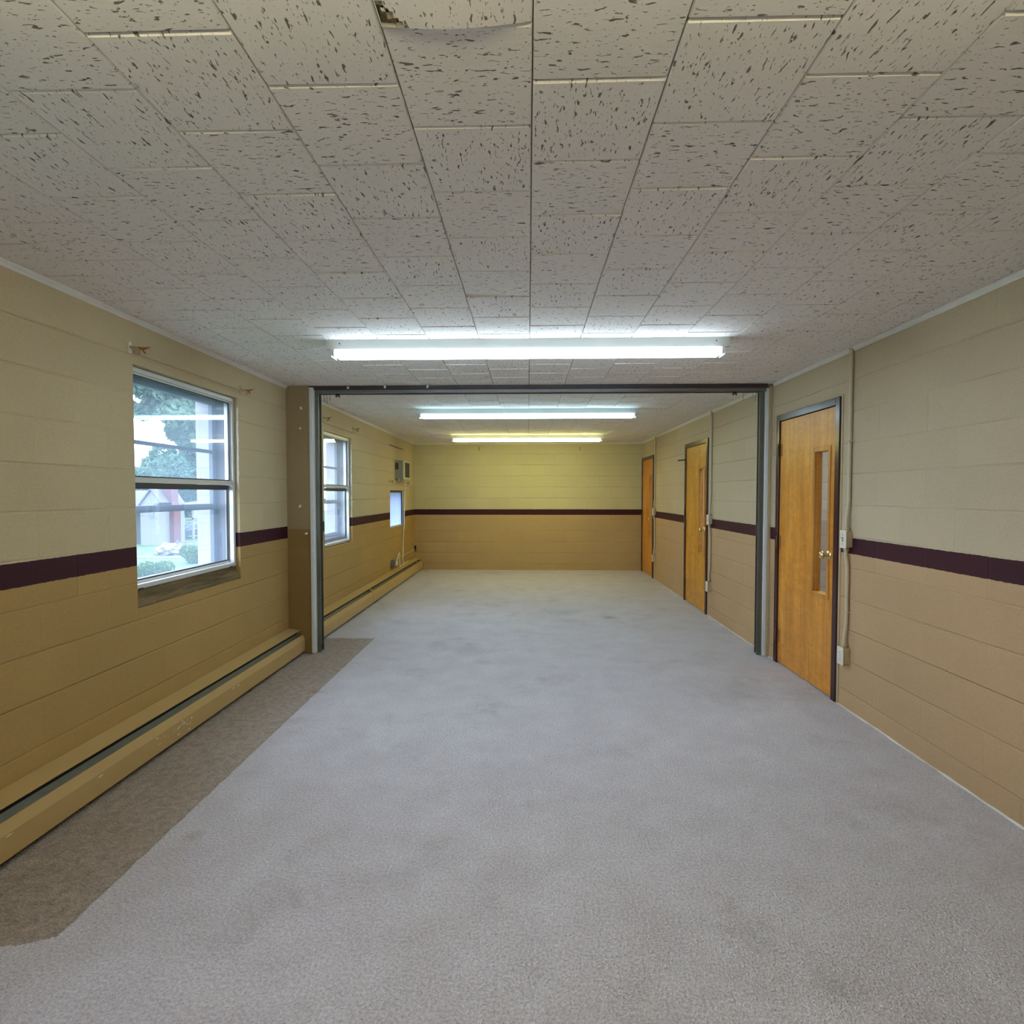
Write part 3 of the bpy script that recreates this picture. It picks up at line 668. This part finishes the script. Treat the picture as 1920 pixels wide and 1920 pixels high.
# ------------------------------------------------------------------ folding-partition header, track and posts
t = thing('header_beam', (0.07, 4.86, 2.316), 'dark brown header beam across the opening, right under the ceiling', 'beam')
MB().box(-1.905, XR - 0.05, 4.81, 4.93, 2.317, ZC - 0.002).build('board', 'beam', t, 0.003)
MB().box(-1.90, XR - 0.055, 4.812, 4.818, 2.3165, 2.3175).build('shadow_joint', 'black', t)
t = thing('partition_track', (0.07, 4.86, 2.288), 'grey steel sliding track fixed beneath the dark header beam', 'track')
tk = MB(); tk.box(-1.90, XR - 0.055, 4.825, 4.832, 2.288, 2.317); tk.box(-1.90, XR - 0.055, 4.915, 4.922, 2.288, 2.317); tk.box(-1.90, XR - 0.055, 4.832, 4.915, 2.311, 2.317)
tk.box(-1.90, XR - 0.055, 4.832, 4.850, 2.288, 2.291); tk.box(-1.90, XR - 0.055, 4.897, 4.915, 2.288, 2.291)
tk.build('rail', 'track', t, 0.0015)
for x, l in ((-1.825, 0.075), (-1.80, 0.07), (-1.775, 0.085), (-1.745, 0.06), (1.995, 0.085), (1.965, 0.08), (1.938, 0.075), (1.855, 0.075)):
    MB().tube([(x, 4.872, 2.312), (x, 4.872, 2.288), (x + R.uniform(-.006, .006), 4.872, 2.288 - l)], 0.0025, 6).build('hanger_wire', 'channel', t)
for x in (-1.675, 1.78):
    MB().box(x - 0.018, x + 0.018, 4.862, 4.868, 2.268, 2.292).box(x - 0.018, x - 0.008, 4.862, 4.868, 2.258, 2.27).box(x + 0.008, x + 0.018, 4.862, 4.868, 2.258, 2.27).build('stop_clip', 'slot', t)
t = thing('partition_post', (-1.885, 4.87, 0), 'grey-white jamb board with dark steel channel at the left of the opening', 'post', 'posts either side of the opening')
MB().box(-1.906, -1.866, 4.79, 4.945, 0.001, 2.335).build('jamb_board', 'whitejamb', t, 0.010, seg=4)
ch = MB(); ch.box(-1.866, -1.862, 4.83, 4.91, 0.004, 2.315); ch.box(-1.862, -1.836, 4.83, 4.834, 0.004, 2.315); ch.box(-1.862, -1.836, 4.906, 4.91, 0.004, 2.315)
ch.build('steel_channel', 'channel', t, 0.001)
MB().box(-1.838, -1.833, 4.832, 4.842, 0.004, 2.285).build('channel_lip', 'track', t, 0.001)
MB().tube([(-1.836, 4.84, 0.05), (-1.81, 4.84, 0.052)], 0.004, 6).build('bolt', 'slot', t)
t = thing('partition_post', (2.06, 4.87, 0), 'white edged jamb board with bright steel channel at the right of the opening', 'post', 'posts either side of the opening')
MB().box(2.066, XR - 0.0005, 4.835, 4.95, 0.001, 2.335).build('tan_edge', 'tan', t, 0.003)
MB().box(2.036, 2.066, 4.842, 4.95, 0.001, 2.317).build('jamb_board', 'whitejamb', t, 0.004)
ch = MB(); ch.box(2.032, 2.036, 4.86, 4.94, 0.004, 2.315); ch.box(2.006, 2.032, 4.86, 4.864, 0.004, 2.315); ch.box(2.006, 2.032, 4.936, 4.94, 0.004, 2.315)
ch.build('steel_channel', 'channel', t, 0.001)
MB().box(1.994, 2.006, 4.864, 4.872, 0.004, 2.285).build('channel_lip', 'track', t, 0.001)
for z in (0.06, 0.11): MB().tube([(2.006, 4.868, z), (1.982, 4.868, z)], 0.004, 6).build('bolt', 'slot', t)
# white plastic plugs
def plug(loc, d, label, grp):
    o = MB().lathe([(-0.012, 0.008), (0.0, 0.009), (0.022, 0.010), (0.032, 0.008), (0.034, 0.002)], loc, d, 10).build('wall_plug', 'plug', None, smooth=True, o=loc)
    return tag(o, label, 'plug', grp)
for x, l, d in ((-1.561, 'leftmost', (0.1, -1, -0.3)), (-1.242, 'middle', (0.3, -1, 0.2)), (-0.872, 'rightmost', (0.3, -1, 0.2))):
    plug((x, 4.808, 2.333), d, l + ' of three white plugs in the dark header beam', 'plugs in the header beam')
for x, z, l, d in ((-1.975, 2.15, 'topmost', (0.3, -1, 0.2)), (-1.985, 1.985, 'second from top', (0.4, -1, -0.3)), (-1.992, 1.305, 'third from top', (0.2, -1, -0.3)), (-1.935, 1.065, 'lowest', (0, -1, -0.1))):
    plug((x, 4.798, z), d, l + ' of the white plugs in the tan return left of the opening', 'plugs in the tan return')

# ------------------------------------------------------------------ baseboard heaters
def heater(y0, y1, joints, label, ends):
    t = thing('baseboard_heater', (XL, (y0 + y1) / 2, 0), label, 'heater', 'baseboard heaters along the left wall')
    xw = XL
    b = MB(); b.prism_y([(xw + 0.001, 0.02), (xw + 0.001, 0.226), (xw + 0.004, 0.228), (xw + 0.105, 0.212), (xw + 0.105, 0.207), (xw + 0.008, 0.220), (xw + 0.006, 0.02)], y0, y1)
    b.build('back_plate', 'heater', t)
    fp = MB(); fp.prism_y([(xw + 0.133, 0.172), (xw + 0.150, 0.128), (xw + 0.150, 0.032), (xw + 0.140, 0.026), (xw + 0.140, 0.030), (xw + 0.146, 0.035), (xw + 0.146, 0.127), (xw + 0.126, 0.171)], y0, y1)
    fp.build('front_panel', 'heater', t)
    MB().prism_y([(xw + 0.094, 0.186), (xw + 0.124, 0.162), (xw + 0.122, 0.158), (xw + 0.091, 0.182)], y0 + 0.01, y1 - 0.01).build('damper', 'damper', t)
    MB().prism_y([(xw + 0.012, 0.03), (xw + 0.10, 0.03), (xw + 0.10, 0.14), (xw + 0.085, 0.178), (xw + 0.085, 0.205), (xw + 0.012, 0.205)], y0 + 0.02, y1 - 0.02).build('fin_backing', 'dark', t)  # fin block coloured black, putting the shade of the slot into its colour
    for yj in joints:
        MB().prism_y([(xw + 0.102, 0.2125), (xw + 0.135, 0.174), (xw + 0.152, 0.129), (xw + 0.152, 0.030), (xw + 0.149, 0.030), (xw + 0.149, 0.127), (xw + 0.132, 0.170), (xw + 0.100, 0.209)], yj - 0.018, yj + 0.018).build('joint_cover', 'heater', t)
    for ye in ends:
        MB().prism_y([(xw + 0.001, 0.0), (xw + 0.001, 0.227), (xw + 0.106, 0.2125), (xw + 0.134, 0.173), (xw + 0.1515, 0.128), (xw + 0.1515, 0.0)], ye - 0.002, ye + 0.002).build('end_cap', 'heater', t)
    k = y0 + 0.3
    while k < y1: MB().box(xw + 0.01, xw + 0.11, k, k + 0.012, 0.0, 0.05).build('bracket', 'dark', t); k += 1.9
    return t
h1 = heater(YF + 0.01, 4.79, [0.9], 'long tan baseboard heater below the large window, ending at the partition return', [])
for _ in range(26):                                   # chipped enamel on the near heater's front
    y = 3.02 + R.gauss(0, 0.10); z = 0.10 + R.gauss(0, 0.020); sz = R.uniform(0.002, 0.009)
    if 0.04 < z < 0.126: MB().add([(XL + 0.1506, y + sz * R.uniform(.6, 1.2) * math.cos(a), z + 0.7 * sz * R.uniform(.5, 1.1) * math.sin(a)) for a in [i * PI / 3 for i in range(6)]], [tuple(range(6))]).build('enamel_chip', 'plug', h1)
for y, z in ((2.45, 0.115), (3.6, 0.118), (3.66, 0.115), (2.0, 0.12)): MB().add([(XL + 0.1506, y + dy, z + dz) for dy, dz in ((-.02, 0), (0, .004), (.02, .002), (0, -.003))], [(0, 1, 2, 3)]).build('enamel_chip', 'plug', h1)
heater(4.96, YB - 0.02, [6.95, 9.86], 'tan baseboard heater beyond the partition, running to the back wall', [YB - 0.024])

# ------------------------------------------------------------------ air conditioner, cord and outlet at the far left
t = thing('air_conditioner', (XL, 9.0, 1.64), 'beige through-wall air conditioner above the frosted window', 'air conditioner')
xf = XL + 0.125
MB().box(XL - 0.35, xf, 8.765, 9.245, 1.645, 1.94).build('casing', 'acside', t, 0.004)
fr = MB(); fr.box(xf, xf + 0.014, 8.76, 9.25, 1.915, 1.943); fr.box(xf, xf + 0.014, 8.76, 9.25, 1.642, 1.675); fr.box(xf, xf + 0.014, 8.76, 8.86, 1.675, 1.915); fr.box(xf, xf + 0.014, 9.22, 9.25, 1.675, 1.915)
fr.build('front_bezel', 'acfront', t, 0.003)
MB().box(xf, xf + 0.008, 8.86, 9.22, 1.675, 1.915).build('grille', 'grille', t)
MB().box(XL + 0.006, XL + 0.055, 8.760, 8.766, 1.80, 1.90).build('side_vent', 'grille', t)
MB().lathe([(0, 0.022), (0.03, 0.022), (0.034, 0.016)], (XL + 0.055, 8.80, 1.645), (0, 0, -1), 12).build('drain_spout', 'acfront', t, smooth=True)
cd = smooth_path([(XL + 0.06, 9.23, 1.645), (XL + 0.028, 9.34, 1.50), (XL + 0.016, 9.36, 1.38), (XL + 0.018, 9.355, 1.20), (XL + 0.016, 9.33, 1.06), (XL + 0.014, 9.345, 0.93), (XL + 0.02, 9.28, 0.83), (XL + 0.012, 9.27, 0.72), (XL + 0.012, 9.24, 0.55), (XL + 0.035, 9.14, 0.42), (XL + 0.036, 9.08, 0.32)])
MB().tube(cd, 0.0085, 8).build('power_cord', 'cord', t, smooth=True)['label'] = 'white power cord dangling past the frosted window'
t = thing('power_outlet', (XL, 8.50, 0.33), 'grey metal outlet box low on the far left wall with a white plug in it', 'outlet')
MB().box(XL + 0.001, XL + 0.055, 8.44, 8.55, 0.265, 0.385).build('box', 'greybox', t, 0.004)
MB().box(XL + 0.055, XL + 0.059, 8.435, 8.555, 0.26, 0.39).build('cover_plate', 'greybox', t, 0.002)
c2 = smooth_path([(XL + 0.075, 8.53, 0.37), (XL + 0.078, 8.60, 0.43), (XL + 0.07, 8.68, 0.455), (XL + 0.06, 8.76, 0.47), (XL + 0.05, 8.82, 0.45), (XL + 0.046, 8.84, 0.36), (XL + 0.05, 8.85, 0.245), (XL + 0.045, 8.90, 0.236), (XL + 0.05, 9.12, 0.245), (XL + 0.06, 9.42, 0.262)])
t = thing('plug_lead', tuple(c2[-1]), 'white plug and short lead looping from the grey outlet box above the heater', 'cord')
MB().tube(c2, 0.0085, 8).build('lead', 'cord', t, smooth=True)
MB().box(XL + 0.0595, XL + 0.085, 8.50, 8.55, 0.30, 0.375).build('plug', 'cord', t, 0.006)
MB().tube(smooth_path([(XL + 0.05, 9.05, 0.243), (XL + 0.05, 9.10, 0.28), (XL + 0.045, 9.14, 0.30)]), 0.006, 6).build('loose_end', 'cord', t, smooth=True)
t = thing('conduit', (XL, 9.4, 0.375), 'thin tan conduit running level from the grey outlet to the back corner', 'conduit')
MB().tube([(XL + 0.009, 8.56, 0.372), (XL + 0.009, 9.3, 0.374), (XL + 0.009, YB - 0.03, 0.376)], 0.0085, 10).build('pipe', 'conduit', t, smooth=True)
MB().box(XL + 0.001, XL + 0.032, YB - 0.05, YB - 0.002, 0.35, 0.45).build('elbow_box', 'dark', t, 0.004)
# small leftovers
for x, l in ((-0.905, 'left'), (0.95, 'right')):
    tag(MB().tube([(x, YB + 0.002, 2.24), (x, YB - 0.02, 2.24), (x, YB - 0.024, 2.26)], 0.006, 8).tube([(x, YB - 0.004, 2.27), (x, YB - 0.004, 2.21)], 0.005, 6).build('wall_hook', 'hinge', None, o=(x, YB, 2.24)), 'small dark hook high on the back wall, %s one of two' % l, 'hook', 'hooks on the back wall')
tag(MB().box(XL - 0.001, XL + 0.012, 8.42, 9.28, 2.150, 2.162).build('shelf_cleat', 'hinge', None, 0.002, o=(XL, 8.85, 2.15)), 'thin brown cleat on the left wall above the air conditioner', 'cleat')

# ------------------------------------------------------------------ outside
GZ = -2.75
o = MB().box(-120, XL - 0.31, -40, 140, GZ - 0.3, GZ).build('ground', 'grass'); tag(o, kind='structure')
def at(px, d):                                        # direction through the large window: bearing from the viewer's spot
    return ((px - 990.0) / 1040.0 * d, d)
def leaves(centres, n, size, rng):
    mb = MB()
    for _ in range(n):
        c, rx, ry, rz = rng.choice(centres)
        while True:
            u = Vector((rng.uniform(-1, 1), rng.uniform(-1, 1), rng.uniform(-1, 1)))
            if u.length <= 1: break
        u = u.normalized() * (u.length ** 0.4)
        p = Vector(c) + Vector((u.x * rx, u.y * ry, u.z * rz))
        a = Vector((rng.uniform(-1, 1), rng.uniform(-1, 1), rng.uniform(-1, 1))).normalized(); b = a.orthogonal().normalized() 
        s = size * rng.uniform(0.6, 1.3)
        mb.add([p - a * s, p + b * s * 0.45, p + a * s, p - b * s * 0.45], [(0, 1, 2, 3)])
    return mb
def tree(px, d, top, spread, nb, nl, leaf, label, mat='leafA', low=0.3, seed=1, off=0.0):
    rng = random.Random(seed); x, y = at(px, d)
    t = thing('tree', (x, y, GZ), label, 'tree', 'trees seen through the large window')
    hgt = top - GZ
    tr = MB(); tr.tube([(x, y, GZ - 0.1), (x + 0.1, y, GZ + hgt * 0.35), (x - 0.1, y + 0.1, GZ + hgt * 0.8)], [0.035 * hgt, 0.026 * hgt, 0.008 * hgt], 8)
    cs = []
    for i in range(nb):
        a = 2 * PI * i / nb + rng.uniform(-0.4, 0.4); q = rng.uniform(0.15, 1.0) * spread
        c = Vector((x + q * math.cos(a), y + q * math.sin(a), GZ + hgt * rng.uniform(low, 0.92) - q * 0.15))
        cs.append((tuple(c), spread * 0.38, spread * 0.38, spread * 0.30))
        tr.tube([(x, y, GZ + hgt * rng.uniform(0.25, 0.5)), tuple((c + Vector((x, y, c.z - 1))) / 2), tuple(c)], [0.014 * hgt, 0.01 * hgt, 0.003 * hgt], 5)
    tr.build('trunk', 'bark', t, smooth=True)
    leaves(cs, nl, leaf, rng).build('foliage', mat, t, fix=False)
    return t
tree(300, 66, 6.0, 4.8, 16, 7000, 0.36, 'broad tree far behind the white house, low crown against the sky', seed=3)
tree(345, 86, 12.5, 5.2, 18, 8000, 0.42, 'rounded dense tree right of the house, farther than the others', seed=5)
tree(255, 96, 7.5, 6.0, 14, 6000, 0.46, 'distant tree at the left edge of the window view', seed=8)
tree(374, 58, 14.0, 4.0, 20, 8000, 0.32, 'tall tree at the right of the window view, beside the masonry', seed=9)
# near tree with a bough hanging across the top of the view
rng = random.Random(21)
t = thing('tree', (-11.3, 12.4, GZ), 'near tree whose leafy bough hangs across the top of the window view', 'tree', 'trees seen through the large window')
tr = MB().tube([(-11.3, 12.4, GZ - 0.1), (-11.2, 12.4, 1.5), (-10.9, 12.6, 5.0), (-10.6, 12.8, 7.0)], [0.30, 0.26, 0.18, 0.05], 10)
cs = []
for (px, d, z, r) in ((262, 13.0, 4.1, 0.5), (285, 13.2, 3.95, 0.5), (305, 13.6, 3.7, 0.5), (322, 13.2, 3.35, 0.42), (335, 13.8, 3.0, 0.4), (340, 13.4, 4.2, 0.6), (360, 13.8, 4.0, 0.6), (275, 13.0, 4.6, 0.6), (320, 13.4, 4.6, 0.7), (355, 13.6, 3.4, 0.55), (258, 13.2, 3.4, 0.24), (248, 13, 4.8, 0.7)):
    x, y = at(px, d); cs.append(((x, y, z), r, r, r * 0.75))
    tr.tube([(-10.9, 12.6, 5.2), ((x - 10.9) / 2, (y + 12.6) / 2, z + 0.8), (x, y, z)], [0.06, 0.035, 0.012], 5)
tr.build('trunk', 'bark', t, smooth=True)
leaves(cs, 5200, 0.10, rng).build('foliage', 'leafB', t, fix=False)
# white house with gable and brick chimney
hx, hy = at(272, 44); 
t = thing('house', (hx, hy, GZ), 'white sided house with a steep gable seen through the large window', 'house')
wl, wr, eave, apex = hx - 0.9, hx + 0.75, 0.55, 1.62
MB().prism_y([(wl - 0.1, GZ), (wr, GZ), (wr, eave), ((wl + wr) / 2, apex), (wl - 0.1, eave)], hy, hy + 3).box(hx - 9, wl - 1.5, hy + 0.8, hy + 4, GZ, 0.5).build('walls', 'siding', t)
rf = MB(); m = (wl + wr) / 2
rf.prism_y([(wr + 0.15, eave - 0.16), (m, apex + 0.12), (wl - 0.2, eave - 0.16), (wl - 0.2, eave - 0.02), (m, apex + 0.28), (wr + 0.15, eave - 0.02)], hy - 0.15, hy + 3)
rf.prism_x([(hy + 0.5, 0.4), (hy + 2.4, 1.7), (hy + 4.3, 0.4)], hx - 9.3, wl + 0.2); rf.build('roof', 'roof', t)
w_ = MB().box(m - 0.18, m + 0.18, hy - 0.04, hy + 0.02, -0.55, -0.1).build('window', 'carglass', t)
cx, cy = at(301, 45)
MB().box(cx - 0.55, cx + 0.55, cy, cy + 0.9, GZ, 0.2).prism_y([(cx - 0.55, 0.2), (cx + 0.55, 0.2), (cx + 0.36, 0.8), (cx - 0.36, 0.8)], cy, cy + 0.9).box(cx - 0.36, cx + 0.36, cy, cy + 0.9, 0.8, 2.6).build('chimney', 'chimney', t)
# carport posts and beam
px_, py_ = at(350, 50)
t = thing('carport', (px_, py_, GZ), 'white post and beam of a carport beside the brick chimney', 'carport')
MB().box(px_ - 0.07, px_ + 0.07, py_, py_ + 0.14, GZ, 0.2).build('post', 'postw', t); MB().box(px_ - 0.7, px_ + 1.0, py_, py_ + 0.14, -0.95, -0.80).build('rail', 'postw', t)
MB().prism_x([(py_ - 0.3, 0.2), (py_ + 4, 0.5), (py_ + 4, 0.7), (py_ - 0.3, 0.4)], px_ - 2.1, px_ + 1.4).build('roof', 'roof', t)
# dark parked car
vx, vy = at(336, 51)
t = thing('car', (vx, vy, GZ), 'dark car parked under the carport beside the chimney', 'car')
b = MB(); b.prism_x([(vy - 2.1, GZ + 0.3), (vy - 2.15, GZ + 0.7), (vy - 1.2, GZ + 0.92), (vy + 1.9, GZ + 0.95), (vy + 2.1, GZ + 0.75), (vy + 2.1, GZ + 0.3)], vx - 0.87, vx + 0.87)
b.build('body', 'carpaint', t, 0.08, seg=3)
MB().prism_x([(vy - 1.3, GZ + 0.9), (vy - 0.6, GZ + 1.42), (vy + 1.1, GZ + 1.42), (vy + 1.8, GZ + 0.92)], vx - 0.72, vx + 0.72).build('cabin', 'carglass', t, 0.08, seg=3)
for sx in (-1, 1):
    for yy in (-1.3, 1.3): MB().lathe([(-0.1, 0.30), (0.1, 0.30)], (vx + sx * 0.78, vy + yy, GZ + 0.30), (1, 0, 0), 16).build('wheel', 'tyre', t)
    MB().box(vx + sx * 0.6 - 0.16, vx + sx * 0.6 + 0.16, vy - 2.2, vy - 2.1, GZ + 0.58, GZ + 0.70).build('headlight', 'postw', t, 0.02)
# covered heap, gate, bush
qx, qy = at(301, 37)
bm = bmesh.new(); bmesh.ops.create_icosphere(bm, subdivisions=4, radius=1.0); rr = random.Random(4)
from mathutils import noise as mnoise
for v in bm.verts:
    k = 1 + 0.35 * mnoise.noise(v.co * 2.3) + 0.12 * mnoise.noise(v.co * 6.0); v.co = Vector((v.co.x * 0.75 * k, v.co.y * 0.7 * k, max(v.co.z, -0.5) * 0.55 * k))
me = bpy.data.meshes.new('covered_heap'); bm.to_mesh(me); bm.free(); me.materials.append(M['tarp'])
ob = bpy.data.objects.new('covered_heap', me); COL.objects.link(ob); ob.location = (qx, qy, GZ + 0.25)
tag(ob, 'pale crumpled tarp over a heap on the lawn before the chimney', 'tarp')
gx, gy = at(335, 38)
t = thing('yard_gate', (gx, gy, GZ), 'grey slatted yard gate right of the tarp heap', 'gate')
fr = MB(); fr.box(gx - 0.6, gx + 0.6, gy, gy + 0.05, GZ + 0.75, GZ + 0.83); fr.box(gx - 0.6, gx + 0.6, gy, gy + 0.05, GZ + 0.08, GZ + 0.16)
for k in (-0.6, 0, 0.6): fr.box(gx + k - 0.04, gx + k + 0.04, gy - 0.02, gy + 0.07, GZ, GZ + 0.9)
fr.build('frame', 'fence', t)
for k in range(10):
    q = gx - 0.5 + k * 0.11; MB().box(q - 0.025, q + 0.025, gy + 0.01, gy + 0.03, GZ + 0.1, GZ + 0.8).build('slat', 'postw', t)
o = MB().box(gx - 2, gx + 5, gy - 3, gy + 12, GZ, GZ + 0.02).build('driveway', 'drive'); tag(o, kind='structure')
for (px, d, r, lab) in ((272, 25, 0.75, 'green bush low at the left of the window view'), (352, 33, 0.8, 'tall green shrub beside the yard gate'), (318, 23.5, 0.35, 'small low shrub in front of the tarp heap')):
    x, y = at(px, d); t = thing('bush', (x, y, GZ), lab, 'bush', 'bushes on the lawn')
    leaves([((x + R.uniform(-r, r) * 0.6, y + R.uniform(-r, r) * 0.6, GZ + r * R.uniform(0.3, 0.9)), r * 0.6, r * 0.6, r * 0.55) for _ in range(7)], 2600, 0.075, random.Random(px)).build('foliage', 'leafC', t, fix=False)
    MB().tube([(x, y, GZ - 0.05), (x, y, GZ + r)], 0.04, 6).build('stem', 'bark', t)

# ------------------------------------------------------------------ world, camera, view
w = bpy.data.worlds.new('overcast'); bpy.context.scene.world = w; w.use_nodes = True
nt = w.node_tree; nt.nodes.clear()
out = nt.nodes.new('ShaderNodeOutputWorld'); bg = nt.nodes.new('ShaderNodeBackground')
tc = nt.nodes.new('ShaderNodeTexCoord'); ns = nt.nodes.new('ShaderNodeTexNoise'); ns.inputs['Scale'].default_value = 2.0; ns.inputs['Detail'].default_value = 4.0
cr = nt.nodes.new('ShaderNodeValToRGB'); cr.color_ramp.elements[0].color = (0.66, 0.78, 1.0, 1); cr.color_ramp.elements[1].color = (0.84, 0.90, 1.0, 1)
nt.links.new(tc.outputs['Generated'], ns.inputs['Vector']); nt.links.new(ns.outputs['Fac'], cr.inputs[0]); nt.links.new(cr.outputs[0], bg.inputs[0])
bg.inputs[1].default_value = 11.5; nt.links.new(bg.outputs[0], out.inputs[0])

cam = bpy.data.cameras.new('camera'); co = bpy.data.objects.new('camera', cam); COL.objects.link(co)
cam.sensor_fit = 'HORIZONTAL'; cam.sensor_width = 36.0; cam.lens = 36.0 * 1040.0 / 1920.0; cam.clip_start = 0.05; cam.clip_end = 400
co.location = (0, 0, 1.41)
psi, th = math.radians(1.6514), math.radians(1.8725)
F = Vector((-math.sin(psi) * math.cos(th), math.cos(psi) * math.cos(th), -math.sin(th))); Rt = Vector((math.cos(psi), math.sin(psi), 0)); U = Rt.cross(F)
co.matrix_world = Matrix.Translation(co.location) @ Matrix((Rt, U, -F)).transposed().to_4x4()
sc = bpy.context.scene; sc.camera = co
vs = sc.view_settings; vs.view_transform = 'Standard'; vs.look = 'None'; vs.gamma = 1.0; vs.use_curve_mapping = False; vs.exposure = 0.07
